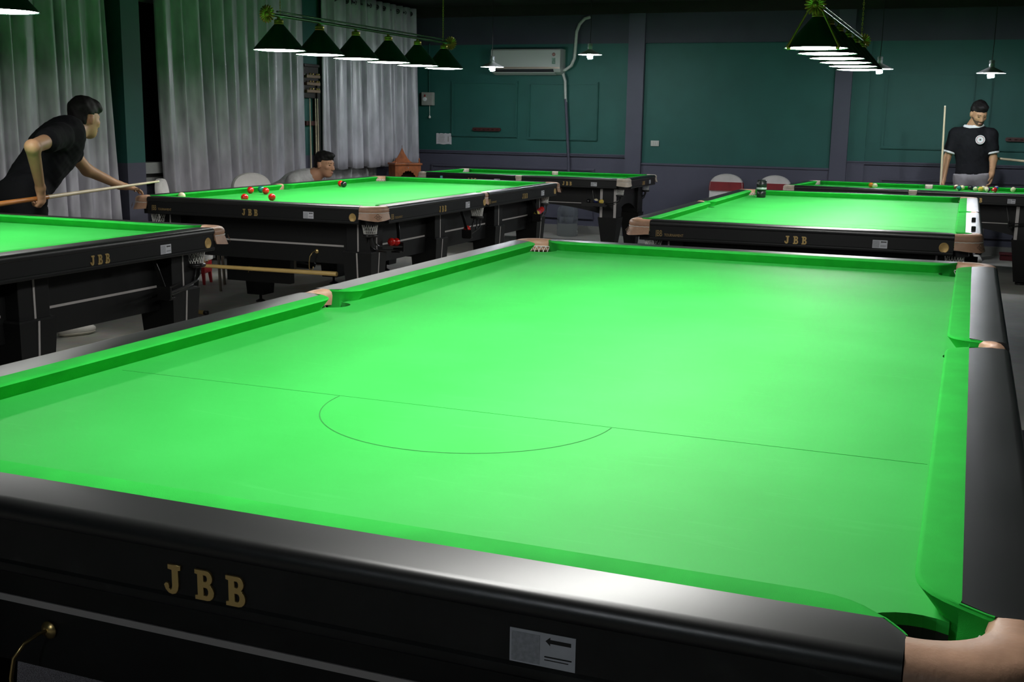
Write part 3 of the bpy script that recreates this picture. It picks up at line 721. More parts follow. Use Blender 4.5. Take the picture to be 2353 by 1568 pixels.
def pendant(x, y, z, label):
    t = thing('pendant_lamp', label, 'ceiling lamp', (x, y, z), 0, 'small pendant lamps with bare spiral bulbs')
    obj('reflector', ME_PLATE, t); obj('spiral_bulb', ME_BULB, t); obj('lamp_holder', ME_HOLD, t)
    obj('cord', MB().tube([(0, 0, 0.115), (0.004, 0, 0.3), (0, 0, ZC - z)], 0.0035, 6).mesh('cord', M_WIRE), t)
pendant(-3.325, 10.86, 2.012, 'small pendant lamp with bare bulb just left of the air conditioner')
pendant(-2.17, 10.86, 2.140, 'small pendant lamp with bare bulb just right of the air conditioner')
pendant(1.895, 10.70, 1.937, 'small pendant lamp with bare bulb above the standing man')
pendant(0.872, 10.74, 1.978, 'small pendant lamp half hidden behind the end of the green lamp row')

pendant(0.6, -3.6, 2.10, 'unseen pendant lamp added behind the camera as fill light')  # unseen extra lamp, added to brighten the near apron of the foreground table

# ------------------------------------------------------------------ curtains
M_CURT = mat('grey_satin_curtain', (0.42, 0.41, 0.45), 0.36, var=0.25, scale=8, spec=0.6, stretch=(1, 1, 0.35), bump=0.35, bscale=14)
M_SHEER = mat('white_lining_cloth', (0.42, 0.42, 0.42), 0.7, var=0.1, scale=6)
M_EYE = mat('curtain_eyelet', (0.05, 0.05, 0.05), 0.3, metal=0.8)
def curtain(name, label, y0, y1, z0, z1, x, nf, amp, seed, m=M_CURT, eyelets=True, flare=0.0):
    rnd = random.Random(seed); t = thing(name, label, 'curtain', (x, (y0 + y1) / 2, z0), 0, 'long grey curtains on the left wall')
    ny = nf * 16; nz = 18; yc = (y0 + y1) / 2
    ph = [rnd.uniform(-1.2, 1.2) for _ in range(nf + 2)]; am = [rnd.uniform(0.5, 1.5) for _ in range(nf + 2)]; dr = [rnd.uniform(-0.6, 0.6) for _ in range(nf + 2)]
    v = []; f = []
    for k in range(nz + 1):
        u = k / nz; z = z1 - (z1 - z0) * u
        for j in range(ny + 1):
            s = j / ny; q = s * nf; i = int(min(q, nf - 1e-6)); fr = q - i
            p = (ph[i] * (1 - fr) + ph[i + 1] * fr); A = am[i] * (1 - fr) + am[i + 1] * fr; D = dr[i] * (1 - fr) + dr[i + 1] * fr
            w = 1.7 * abs(math.sin(math.pi * q + 0.5 * p + D * u * 1.2)) ** 0.85 - 0.9
            w2 = 0.30 * math.sin(3.1 * math.pi * q + 2.1 * p + 3 * D * u)
            xx = amp * A * (w + w2 * (0.4 + 0.8 * u)) * (0.8 + 0.3 * u)
            yy = y0 + (y1 - y0) * s - yc + 0.02 * D * u + flare * u ** 2 * (1 - s) + 0.012 * math.cos(2 * math.pi * q)
            v.append((xx, yy, z - z0 + (0.012 * math.sin(3.1 * q + seed) * u)))
            if k and j:
                a = (k - 1) * (ny + 1) + j - 1; b = k * (ny + 1) + j - 1; f.append((a, b, b + 1, a + 1))
    me = bpy.data.meshes.new('curtain_cloth'); me.from_pydata(v, [], f); me.materials.append(m); me.polygons.foreach_set('use_smooth', [True] * len(f))
    o = obj('curtain_cloth', me, t); md = o.modifiers.new('thickness', 'SOLIDIFY'); md.thickness = 0.004
    if eyelets:
        obj('curtain_rod', MB().tube([(0, y0 - yc - 0.1, z1 - z0 - 0.07), (0, y1 - yc + 0.1, z1 - z0 - 0.07)], 0.012, 8).mesh('curtain_rod', M_EYE, smooth=60), t)
        for i in range(nf):
            for s in (0.25, 0.75):
                yy = (y1 - y0) * (i + s) / nf + y0 - yc
                obj('eyelet', ME_EYELET, t, (0, yy, z1 - z0 - 0.07), rot=(R(90), 0, R(20)))
    return t
ME_EYELET = MB().tube([(0.024 * math.cos(a), 0.024 * math.sin(a), 0) for a in [2 * math.pi * i / 12 for i in range(12)]], 0.006, 5, loop=True).mesh('eyelet', M_EYE)
curtain('curtain', 'grey curtain at the far left edge, behind the leaning man', 4.25, 6.60, 0.06, 2.80, -5.08, 12, 0.070, 3)
curtain('curtain', 'wide grey curtain in the middle, between the pillar and the cue rack', 7.30, 9.68, 0.06, 2.80, -5.08, 12, 0.072, 11, flare=0.10)
curtain('curtain', 'grey curtain with a raised hem near the room corner, right of the cue rack', 10.11, 12.48, 0.83, 2.82, -5.10, 13, 0.058, 23)
curtain('lining_curtain', 'pale lining cloth showing below the raised curtain hem', 10.15, 11.75, 0.35, 2.4, -5.28, 8, 0.025, 5, m=M_SHEER, eyelets=False)

# ------------------------------------------------------------------ wall fittings
M_ACW = mat('white_appliance', (0.36, 0.38, 0.36), 0.35, spec=0.5)
M_ACD = mat('appliance_slot', (0.03, 0.03, 0.035), 0.5)
M_ACT = mat('champagne_trim', (0.34, 0.27, 0.22), 0.35, metal=0.4)
t = thing('air_conditioner', 'white split air conditioner high on the teal wall', 'air conditioner', (-3.563, YB, 1.995))
pr = [(0.0, 0.315), (-0.185, 0.315), (-0.200, 0.300), (-0.205, 0.075), (-0.17, 0.03), (-0.06, 0.0), (0.0, 0.02)]
obj('casing', MB().rings([[(x, y, z) for y, z in pr] for x in (-0.47, 0.47)]).mesh('casing', M_ACW, smooth=30), t)
obj('trim_line', MB().box((0, -0.206, 0.082), (0.935, 0.006, 0.022)).mesh('trim_line', M_ACT), t)
obj('air_slot', MB().box((-0.02, -0.172, 0.045), (0.80, 0.07, 0.022), M=Matrix.Rotation(R(-32), 3, 'X')).mesh('air_slot', M_ACD), t)
obj('louvre', MB().box((-0.02, -0.150, 0.012), (0.82, 0.075, 0.008), M=Matrix.Rotation(R(-20), 3, 'X')).mesh('louvre', M_ACW), t)
obj('energy_label', MB().box((0.385, -0.208, 0.165), (0.045, 0.003, 0.075)).mesh('energy_label', mat('label_green', (0.12, 0.20, 0.16), 0.6, var=0.5, scale=60)), t)
obj('brand_badge', MB().lathe([(0.0, 0.0), (0.022, 0.0), (0.018, 0.004), (0.0, 0.005)], 12, (0, 0, 0)).mesh('brand_badge', mat('badge_red', (0.22, 0.10, 0.09), 0.5)), t, (0.385, -0.207, 0.245), rot=RX90)
M_HOSE = mat('white_hose', (0.42, 0.44, 0.41), 0.5, var=0.1, scale=40)
tag(obj('refrigerant_hose', MB().tube([(-3.16, 12.64, 2.045), (-3.06, 12.63, 2.060), (-2.985, 12.62, 2.11), (-2.945, 12.62, 2.20), (-2.935, 12.62, 2.35), (-2.925, 12.62, 2.52), (-2.89, 12.62, 2.61), (-2.83, 12.64, 2.68), (-2.78, 12.69, 2.70)], 0.020, 10).mesh('refrigerant_hose', M_HOSE, smooth=60)), 'white insulated hose curving up from the air conditioner', 'hose')
tag(obj('drain_pipe', MB().tube([(-3.14, 12.64, 2.03), (-3.09, 12.63, 2.00), (-3.065, 12.63, 1.92), (-3.058, 12.64, 1.70), (-3.055, 12.65, 1.66), (-3.0, 12.655, 0.9), (-2.98, 12.655, 0.1)], 0.018, 10).mesh('drain_pipe', M_HOSE, smooth=60)), 'pipe running down the wall from the air conditioner', 'pipe')
o = bpy.data.objects['drain_pipe']
o.data.materials.append(M_SLATE)
for p_ in o.data.polygons:
    if p_.center.z < 1.68: p_.material_index = 1
t = thing('switch_box', 'small grey electrical box with dangling pull cord beside the curtain', 'switch box', (-5.005, YB, 1.60))
obj('box', MB().box((0, -0.035, 0.085), (0.165, 0.07, 0.17)).mesh('box', mat('switch_grey', (0.34, 0.34, 0.31), 0.5, var=0.08, scale=20), bevel=0.008), t)
obj('rotary_switch', MB().lathe([(0.0, 0.0), (0.028, 0.0), (0.024, 0.02), (0.0, 0.022)], 14).mesh('rotary_switch', M_PLATE), t, (-0.03, -0.07, 0.08), rot=RX90)
obj('indicator', MB().box((-0.03, -0.071, 0.125), (0.022, 0.008, 0.03)).mesh('indicator', mat('red_indicator', (0.25, 0.03, 0.03), 0.4)), t)
obj('pull_cord', MB().tube([(0.02, -0.03, 0.0), (0.022, -0.03, -0.14)], 0.003, 5).lathe([(0.0, -0.17), (0.014, -0.165), (0.016, -0.15), (0.008, -0.135), (0.0, -0.135)], 10, (0.022, -0.03, 0)).mesh('pull_cord', M_STITCH), t)
obj('conduit', MB().tube([(0.01, -0.02, 0.17), (0.012, -0.02, 0.8)], 0.008, 6).mesh('conduit', M_TEAL), t)
t = thing('notice_sheet', 'white paper notice taped low on the teal wall beside the curtain', 'notice', (-4.781, YB - 0.012, 1.094))
mb = MB(); nn = 10
pts = [(-0.112 + 0.224 * i / nn, 0.142 + 0.004 * math.sin(i * 2.3)) for i in range(nn + 1)]
mb.add([(x, 0, 0.004 * math.sin(i)) for i, (x, z) in enumerate(pts)] + [(x, 0, z) for x, z in pts], [(i, i + 1, nn + 2 + i, nn + 1 + i) for i in range(nn)])
o = obj('paper', mb.mesh('paper', mat('paper_white', (0.62, 0.60, 0.62), 0.8, var=0.05, scale=30)), t); o.modifiers.new('t', 'SOLIDIFY').thickness = 0.002
mb = MB()
for i in range(7):
    mb.box((-0.03 + random.uniform(-.01, .01), -0.0035, 0.125 - i * 0.016), (0.10 + random.uniform(-.03, .02), 0.001, 0.004))
mb.box((0.066, -0.0035, 0.068), (0.012, 0.001, 0.07))
obj('notice_print', mb.mesh('notice_print', mat('grey_print', (0.32, 0.30, 0.28), 0.8)), t)
M_DWOOD = mat('dark_red_wood', (0.060, 0.016, 0.014), 0.4, var=0.25, scale=12, stretch=(1, 6, 6))
def cue_holder(x, z, label, w=0.40):
    t = thing('cue_holder', label, 'cue holder', (x, YB - 0.012, z), 0, 'dark wooden cue holders on the back wall')
    pts = arc(-w / 2 + 0.022, 0, 0.022, 90, 270, 6) + arc(w / 2 - 0.022, 0, 0.022, -90, 90, 6)
    mb = MB(); k = len(pts); mb.add([(x_, 0, z_) for x_, z_ in pts] + [(x_, -0.03, z_) for x_, z_ in pts], [tuple(range(k)), tuple(range(2 * k - 1, k - 1, -1))] + [(i, (i + 1) % k, k + (i + 1) % k, k + i) for i in range(k)])
    obj('back_board', mb.mesh('back_board', M_DWOOD), t)
    for i in range(6):
        obj('clip', MB().tube([(-w / 2 + 0.045 + i * (w - 0.09) / 5 + 0.012 * math.cos(a), -0.042 + 0.012 * math.sin(a), 0) for a in [R(120 + 300 * j / 8) for j in range(9)]], 0.004, 5).mesh('clip', M_DWOOD), t)
    return t
cue_holder(-4.155, 1.300, 'dark wooden cue holder mounted below the air conditioner')
cue_holder(2.32, 1.300, 'dark wooden cue holder on the wall right of the standing man')
t = thing('wall_switch', 'small white switch plate on the wide teal panel', 'switch', (-1.88, YB - 0.026, 1.168))
obj('plate', MB().box((0, -0.006, 0), (0.105, 0.012, 0.068)).mesh('plate', mat('switch_white', (0.5, 0.5, 0.46), 0.4), bevel=0.003), t)
for i in (-1, 0, 1): obj('rocker', MB().box((i * 0.028, -0.014, 0), (0.020, 0.007, 0.04)).mesh('rocker', MATS['switch_white'], bevel=0.002), t)

# ------------------------------------------------------------------ balls
BR = 0.02625
def ball_mesh(name, m1, m2=None, m3=None):
    bm = bmesh.new(); bmesh.ops.create_uvsphere(bm, u_segments=24, v_segments=16, radius=BR)
    me = bpy.data.meshes.new(name); bm.to_mesh(me); bm.free()
    me.materials.append(m1); me.polygons.foreach_set('use_smooth', [True] * len(me.polygons))
    if m2:
        me.materials.append(m2)
        for p in me.polygons:
            if abs(p.center.z) > BR * 0.55: p.material_index = 1
    if m3:
        me.materials.append(m3); k = len(me.materials) - 1
        for p in me.polygons:
            if p.center.x > BR * 0.86: p.material_index = k
    return me
def bmat(n, c): return mat('ball_' + n, c, 0.12, spec=0.5, coat=0.4)
BC = dict(white=(0.80, 0.74, 0.50), red=(0.62, 0.015, 0.010), black=(0.012, 0.012, 0.014), teal=(0.01, 0.16, 0.13), orange=(0.70, 0.20, 0.015), maroon=(0.16, 0.03, 0.025), yellow=(0.75, 0.55, 0.10), blue=(0.015, 0.03, 0.22), navy=(0.012, 0.018, 0.09), green=(0.02, 0.22, 0.05), purple=(0.09, 0.03, 0.14), pink=(0.65, 0.06, 0.12), cream=(0.78, 0.70, 0.48))
BM = {}
def ball_me(c, stripe=False, spot=True):
    k = (c, stripe)
    if k not in BM:
        m = bmat(c, BC[c])
        BM[k] = ball_mesh('ball_' + c, m, bmat('cream', BC['cream']) if stripe else None, bmat('cream', BC['cream']) if (spot and c not in ('white',)) else None)
    return BM[k]
def ball(x, y, z, c, label, group, stripe=False, spot=False, rot=(0.4, 0.2, 0.3), cat='ball', nm=None):
    key = (c, stripe, spot)
    if key not in BM:
        BM[key] = ball_mesh('ball_' + c, bmat(c, BC[c]), bmat('cream', BC['cream']) if stripe else None, bmat('cream', BC['cream']) if spot else None)
    o = obj(nm or ('pool_ball' if spot else 'snooker_ball'), BM[key], None, (x, y, z), rot=rot)
    return tag(o, label, cat, group)
gb = 'snooker balls on the table by the curtains'
zb = ZB + BR
ball(-3.333, 5.283, zb, 'white', 'white cue ball near the corner pocket, in front of the leaning man', gb)
ball(-3.316, 6.09, zb, 'red', 'red ball touching the teal ball near the far cushion', gb)
ball(-3.318, 6.235, zb, 'teal', 'teal green ball half hidden behind a red ball', gb)
ball(-3.172, 6.081, zb, 'red', 'red ball just right of the teal ball, alone', gb)
ball(-2.751, 5.527, zb, 'red', 'red ball nearest the camera side, right of the group', gb)
ball(-2.880, 5.385, zb, 'red', 'red ball partly hidden behind the near rail', gb)
ball(-3.226, 7.295, zb, 'red', 'red ball touching the black ball near the far side', gb)
ball(-3.150, 7.215, zb, 'black', 'black ball beside a red ball on the green cloth', gb)
gp = 'numbered balls on the pool table'
zp = ZB * 0.954 + BR
for x, y, c, st, lab in ((0.858, 10.98, 'orange', False, 'orange ball alone at the left of the pool table'), (0.905, 10.86, 'cream', False, 'pale ball touching the orange ball on the pool table'),
                         (1.672, 11.13, 'maroon', True, 'maroon striped ball leftmost of the cluster on the pool table'), (1.728, 11.06, 'yellow', True, 'yellow striped ball at the left of the cluster'),
                         (1.700, 10.93, 'teal', False, 'dark teal ball below the striped pair'), (1.806, 11.06, 'black', False, 'black ball between the striped pair and the cluster'),
                         (1.850, 10.98, 'navy', True, 'navy striped ball at the left of the main cluster'), (1.902, 10.90, 'yellow', False, 'yellow ball at the front of the main cluster'),
                         (1.926, 11.05, 'cream', False, 'cream ball behind the yellow ball in the cluster'), (1.958, 10.97, 'orange', True, 'orange striped ball in the middle of the cluster'),
                         (1.966, 10.86, 'purple', True, 'purple striped ball right of the yellow ball'), (2.026, 10.84, 'red', False, 'red ball at the right end of the cluster'),
                         (2.048, 11.12, 'blue', True, 'blue striped ball behind the red ball')):
    ball(x, y, zp, c, lab, gp, st, True, (random.uniform(0, 3), random.uniform(0, 3), random.uniform(0, 3)))
ball(2.200, 11.03, zp, 'white', 'pale cue ball standing apart at the right of the pool table', gp)

def tw(root, p): return root.matrix_world @ Vector(p)
bpy.context.view_layer.update()
def track_ball(root, sx, sy, i, c, label, group):
    # i-th ball counted from the stop, lying on the rods of the corner/middle track
    if sy == 0: hx, hy, td = sx * (HB + 0.062), 0, -1
    else: hx, hy, td = sx * (HB + 0.012), sy * (HL + 0.012), -sy
    s = 0.285 / SS - i * 0.0535 / SS + 0.0
    w = 0.05 * s / 0.33 - 0.004
    pos = tw(root, (hx + sx * w, hy + td * s, 0.622 + (0.33 - s) * 0.085))
    ball(pos.x, pos.y, pos.z, c, label, group)
gt = 'potted balls lying in the ball tracks'
for i in range(2): track_ball(t2, 1, -1, i, 'red', ['red ball at the stop of the near corner track, under the curtain-side table', 'red ball behind the stop ball in the near corner track'][i], gt)
track_ball(t2, 1, 0, 0, 'red', 'red ball at the end of the middle pocket track', gt)
for i, (c, l) in enumerate((('yellow', 'yellow ball at the stop of the far corner track'), ('pink', 'pink ball next to the yellow ball in the far track'), ('red', 'third ball in the far corner track, red'), ('red', 'fourth ball in the far corner track, red'), ('red', 'fifth ball in the far corner track, red'))):
    track_ball(t2, 1, 1, i, c, l, gt)
for i, (c, st, x, z) in enumerate((('black', False, -1.93, 0.595), ('navy', True, -1.85, 0.60), ('yellow', False, -1.79, 0.595))):
    ball(x, 10.22, z, c, ['dark ball leftmost of three in the rack under the small table', 'navy striped ball in the middle of three under the small table', 'yellow ball rightmost of three under the small table'][i], gt, st, True)
M_RACK = mat('ball_rack', (0.012, 0.012, 0.012), 0.4)
t = thing('ball_tray', 'thin black ball tray fixed along the small pool table', 'tray', (-1.87, 10.22, 0.545))
obj('tray_floor', MB().box((0, 0, 0.008), (0.26, 0.075, 0.016)).mesh('tray_floor', M_RACK), t); obj('tray_lip', MB().box((0, -0.036, 0.022), (0.26, 0.006, 0.03)).mesh('tray_lip', M_RACK), t)
obj('tray_bracket', MB().box((0, 0.06, 0.01), (0.03, 0.10, 0.012)).mesh('tray_bracket', M_RACK), t)

# chalks, cup
def chalk(x, y, z, c, label, rz=0.2):
    t = thing('chalk_cube', label, 'chalk', (x, y, z), rz, 'chalk cubes on the rails')
    obj('wrapper', MB().box((0, 0, 0.0105), (0.0225, 0.0225, 0.021)).mesh('wrapper', c, bevel=0.001), t)
    obj('chalk_top', MB().lathe([(0.0, 0.0215), (0.004, 0.0212), (0.009, 0.0225), (0.0095, 0.0205), (0, 0.0205)], 12).mesh('chalk_top', M_CHALKT), t)
M_CHALKT = mat('chalk_teal', (0.03, 0.22, 0.22), 0.9)
chalk(-2.80, 8.42, ZT, mat('chalk_wrap', (0.02, 0.10, 0.11), 0.6), 'teal chalk cube on the far rail of the curtain-side table')
cb = mat('chalk_black', (0.012, 0.014, 0.014), 0.7); M_CHALKT = cb
e1 = (1.838, 6.05); e2 = (1.838, 5.43)
chalk(1.838, 5.95, ZT, cb, 'black chalk cube on the right rail, further from the corner', 0.05); chalk(1.838, 5.30, ZT, cb, 'black chalk cube on the right rail, close to the corner pocket', 0.0)
t = thing('black_cup', 'tall black travel cup standing on the empty green table', 'cup', (0.235, 8.05, ZB))
M_CUPB = mat('black_cup', (0.012, 0.014, 0.015), 0.3, spec=0.5)
obj('cup_body', MB().lathe([(0.0, 0.0), (0.032, 0.0), (0.036, 0.006), (0.037, 0.045), (0.033, 0.050), (0.037, 0.055), (0.040, 0.10), (0.0, 0.10)], 24).mesh('cup_body', M_CUPB, smooth=40), t)
obj('cup_lid', MB().lathe([(0.0, 0.10), (0.041, 0.10), (0.042, 0.112), (0.038, 0.118), (0.038, 0.138), (0.034, 0.142), (0.0, 0.142)], 24).mesh('cup_lid', M_CUPB, smooth=40), t)
obj('cup_band', MB().lathe([(0.0398, 0.066), (0.0412, 0.068), (0.0412, 0.080), (0.0405, 0.082)], 24, cap=False).mesh('cup_band', M_CHROME), t)

# ------------------------------------------------------------------ cues and rests
M_MAPLE = mat('ash_cue_wood', (0.62, 0.52, 0.36), 0.35, var=0.12, scale=6, stretch=(20, 20, 1))
M_BUTT = mat('brown_cue_butt', (0.42, 0.16, 0.04), 0.3, var=0.2, scale=6)
M_REST = mat('yellow_rest_wood', (0.60, 0.41, 0.14), 0.4, var=0.12, scale=6)
def cue(label, tip, butt, r0=0.0055, r1=0.0145, fr=0.70, group='wooden cues', nm='cue'):
    tip, butt = Vector(tip), Vector(butt); L = (butt - tip).length
    t = thing(nm, label, 'cue', butt, 0, group)
    d = tip - butt; t.rotation_mode = 'QUATERNION'; t.rotation_quaternion = d.to_track_quat('Z', 'Y')
    j = (1 - fr) * L; rj = r1 + (r0 - r1) * (1 - fr)
    obj('shaft', MB().lathe([(0.0, j), (rj, j), (r0, L - 0.016), (0.0, L - 0.016)], 12).mesh('shaft', M_MAPLE, smooth=50), t)
    obj('butt', MB().lathe([(0.0, 0.0), (r1 * 0.8, 0.0), (r1, 0.012), (rj * 1.01, j), (0.0, j)], 12).mesh('butt', M_BUTT, smooth=50), t)
    obj('ferrule', MB().lathe([(0.0, L - 0.016), (r0 * 1.05, L - 0.016), (r0 * 1.0, L - 0.004), (0.0, L - 0.004)], 10).mesh('ferrule', mat('ferrule', (0.7, 0.66, 0.5), 0.3)), t)
    obj('tip', MB().lathe([(0.0, L - 0.004), (r0 * 0.95, L - 0.004), (r0 * 0.7, L), (0.0, L)], 10).mesh('tip', mat('tip_leather', (0.05, 0.08, 0.12), 0.8)), t)
    return t
cue('cue held by the leaning man, aimed along the curtain-side table', (-3.40, 5.128, 0.972), (-3.143, 3.40, 0.926), 0.0072, 0.0150, 0.71)
cue('pale cue held upright by the standing man', (1.487, 11.66, 1.648), (1.535, 11.66, 0.02), 0.009, 0.016, 0.75)
cue('cue reaching in from the right edge, behind the standing man', (2.005, 11.92, 1.110), (3.42, 11.95, 0.99), 0.012, 0.017, 0.7)
def rest(label, a, b, r=0.013, head=False):
    a, b = Vector(a), Vector(b); L = (b - a).length
    t = thing('rest_stick', label, 'rest stick', a, 0, 'yellow wooden rest sticks'); t.rotation_mode = 'QUATERNION'; t.rotation_quaternion = (b - a).to_track_quat('Z', 'Y')
    obj('pole', MB().lathe([(0.0, 0.0), (r * 0.72, 0.0), (r * 0.78, 0.01), (r, L - 0.004), (r * 0.94, L), (0.0, L)], 12).mesh('pole', M_REST, smooth=50), t)
    obj('ferrule', MB().lathe([(0.0, -0.025), (r * 0.6, -0.025), (r * 0.85, -0.015), (r * 0.80, 0.012), (0.0, 0.012)], 10).mesh('ferrule', MATS['brown_cue_butt']), t)
    return t
rest('long yellow rest stick hung on brass hooks along the curtain-side table', (-3.19, 5.085, 0.413), (-1.975, 5.085, 0.424), 0.0155)
t = rest('yellow rest stick lying on the floor, its black end showing behind the table leg', (-3.95, 5.50, 0.022), (-3.26, 5.40, 0.022), 0.016)
obj('rubber_end', MB().lathe([(0.0, 0.695), (0.0175, 0.695), (0.0175, 0.722), (0.010, 0.728), (0, 0.728)], 12).mesh('rubber_end', M_BLKP, smooth=50), t)

# ------------------------------------------------------------------ cue rack with score board (left wall)
t = thing('cue_rack', 'dark wooden score board and cue rack in the gap between curtains', 'cue rack', (-5.149, 9.915, 0))
obj('score_board', MB().box((0.02, 0, 1.80), (0.04, 0.30, 0.34)).box((0.025, 0, 1.985), (0.06, 0.31, 0.03)).mesh('score_board', mat('dark_board', (0.020, 0.014, 0.012), 0.4), bevel=0.004), t)
for z in (1.865, 1.785, 1.705): obj('score_rail', MB().box((0.055, 0, z), (0.03, 0.28, 0.030)).mesh('score_rail', mat('oak_rail', (0.20, 0.13, 0.085), 0.45, var=0.2, scale=10)), t)
for z in (1.865, 1.785, 1.705):
    for y in (-0.12, -0.06, 0.02, 0.06): obj('slider', MB().lathe([(0.0, -0.012), (0.010, -0.009), (0.013, 0.0), (0.010, 0.009), (0.0, 0.012)], 10).mesh('slider', M_BRASS, smooth=60), t, (0.075, y + (z * 7 % 0.07), z + 0.026))
obj('clip_bar', MB().box((0.03, 0, 1.355), (0.05, 0.28, 0.05)).mesh('clip_bar', M_DWOOD, bevel=0.004), t)
obj('rack_base', MB().box((0.06, 0, 0.16), (0.12, 0.30, 0.06)).mesh('rack_base', M_DWOOD, bevel=0.004), t)
obj('dark_upright', MB().box((0.03, 0.118, 0.95), (0.06, 0.06, 1.72)).mesh('dark_upright', MATS['dark_board']), t)  # dark upright strip along the right end of the rack
for i, (y, l) in enumerate(((9.818, 'cue standing leftmost of three in the wall rack'), (9.936, 'cue standing in the middle of three in the wall rack'), (9.980, 'cue standing rightmost of three in the wall rack'))):
    cue(l, (-5.078, y + 0.004, 1.63), (-5.068, y - 0.004, 0.19), 0.006, 0.014, 0.72, 'cues in the wall rack')

# ------------------------------------------------------------------ chairs
M_COVER = mat('white_chair_cover', (0.62, 0.60, 0.58), 0.75, var=0.06, scale=9, bump=0.3, bscale=25)
M_SASH = mat('red_sash', (0.20, 0.010, 0.014), 0.55, var=0.12, scale=10)
M_METAL = mat('chair_leg_metal', (0.30, 0.27, 0.22), 0.35, metal=0.8)
def banquet_chair(x, y, rz, label, top=0.84, w=0.40, sash=(0.635, 0.738), plain=False, tilt=0.10):
    t = thing('banquet_chair', label, 'chair', (x, y, 0), rz, 'covered banquet chairs')
    # chair faces local -y ; backrest at +y
    n = 16
    def back_outline(k):
        pts = []
        for i in range(n + 1):
            a = R(180 * i / n); pts.append((w / 2 * k * math.cos(a), top - 0.15 + 0.15 * k * math.sin(a) ** 0.8))
        return pts
    rings = []
    for yy, k in ((-0.018, 0.86), (-0.030, 0.97), (-0.012, 1.0), (0.012, 1.0), (0.030, 0.97), (0.018, 0.86)):
        o_ = back_outline(k); low = 0.42
        ring = [(xx, 0.20 + yy + (z - 0.45) * tilt, z) for xx, z in o_] + [(-w / 2 * k * 0.98, 0.20 + yy, low), (w / 2 * k * 0.98, 0.20 + yy, low)]
        rings.append(ring)
    obj('backrest_cover', MB().rings(rings).mesh('backrest_cover', M_COVER, smooth=60), t)
    if sash:
        z0, z1 = sash; rings = []
        def wid(z):
            q = max(0, min(1, (z - (top - 0.15)) / 0.15)); return w / 2 * math.sqrt(max(0.02, 1 - q ** 2.5)) + 0.006
        for z in (z0, (z0 + z1) / 2, z1):
            ww_ = wid(z); yc_ = 0.20 + (z - 0.45) * tilt
            rings.append([(-ww_, yc_ - 0.015, z), (-ww_ * 0.9, yc_ - 0.036, z), (ww_ * 0.9, yc_ - 0.036, z), (ww_, yc_ - 0.015, z), (ww_, yc_ + 0.015, z), (ww_ * 0.9, yc_ + 0.036, z), (-ww_ * 0.9, yc_ + 0.036, z), (-ww_, yc_ + 0.015, z)])
        obj('sash', MB().rings(rings).mesh('sash', M_SASH, smooth=40), t)
    obj('seat', MB().box((0, -0.02, 0.43), (w + 0.02, 0.42, 0.08)).mesh('seat', M_COVER, bevel=0.025), t)
    for a in (-1, 1):
        for b in (-1, 1): obj('leg', MB().tube([(a * (w / 2 - 0.02), -0.02 + b * 0.19, 0.40), (a * (w / 2 - 0.005), -0.02 + b * 0.205, 0.0)], 0.012, 8).mesh('leg', M_METAL, smooth=60), t)
    return t
banquet_chair(-0.905, 12.15, 0.0, 'white covered chair with red sash, left one of the pair by the back wall', 0.835, 0.40)
banquet_chair(-0.335, 12.15, 0.0, 'white covered chair with red sash, right one of the pair behind the black cup', 0.835, 0.38)
banquet_chair(-4.30, 7.72, R(62), 'plain white chair back showing behind the curtain-side table, near the seated man', 0.90, 0.40, None)
banquet_chair(-4.16, 6.48, R(121), 'white covered chair near the pillar, behind the outstretched hand', 0.91, 0.40, None)
banquet_chair(-4.62, 8.22, R(82), 'white chair under the seated man in the grey shirt', 0.72, 0.38, None)
t = thing('low_stool', 'low red stool with a white cloth beneath the curtain-side table end', 'stool', (-4.32, 6.72, 0), 0.3)
t.scale = (0.62, 0.62, 0.95)
obj('stool_top', MB().box((0, 0, 0.235), (0.36, 0.34, 0.05)).mesh('stool_top', M_COVER, bevel=0.015), t)
obj('stool_skirt', MB().box((0, 0, 0.155), (0.33, 0.31, 0.11)).mesh('stool_skirt', mat('red_plastic', (0.42, 0.015, 0.02), 0.4), bevel=0.01), t)
for a in (-1, 1):
    for b in (-1, 1): obj('leg', MB().frustum((a * 0.15, b * 0.14, 0), (0.03, 0.03), (a * 0.135, b * 0.125, 0.12), (0.045, 0.045)).mesh('leg', MATS['red_plastic']), t)

# ------------------------------------------------------------------ wooden shrine, water jars
M_ORW = mat('carved_orange_wood', (0.30, 0.085, 0.022), 0.4, var=0.35, scale=14)
M_ORD = mat('dark_shrine_wood', (0.085, 0.030, 0.016), 0.5, var=0.3, scale=12)
t = thing('wooden_shrine', 'carved orange wooden shrine cabinet in front of the raised curtain', 'cabinet', (-4.80, 11.58, 0), R(48))
t.scale = (0.72, 0.72, 0.905)
obj('cabinet_stand', MB().box((0, 0, 0.33), (0.46, 0.34, 0.66)).mesh('cabinet_stand', M_ORD, bevel=0.006), t)
obj('side_panel', MB().box((-0.225, 0, 0.80), (0.025, 0.32, 0.28)).mesh('side_panel', M_ORW), t); obj('side_panel', MB().box((0.225, 0, 0.80), (0.025, 0.32, 0.28)).mesh('side_panel', M_ORW), t)
obj('back_panel', MB().box((0, 0.15, 0.80), (0.44, 0.02, 0.28)).mesh('back_panel', M_ORD), t)
pts = [(-0.235, 0.66), (-0.235, 0.945), (0.235, 0.945), (0.235, 0.66), (0.175, 0.66)]
for i in range(9):
    a0 = 10 + 160 * i / 9; a1 = 10 + 160 * (i + 1) / 9
    for q in (0.0, 0.5):
        a = R(a0 + (a1 - a0) * q); rr_ = 0.165 if q else 0.150
        pts.append((rr_ * math.cos(a), 0.70 + rr_ * 1.05 * math.sin(a)))
pts.append((-0.175, 0.66))
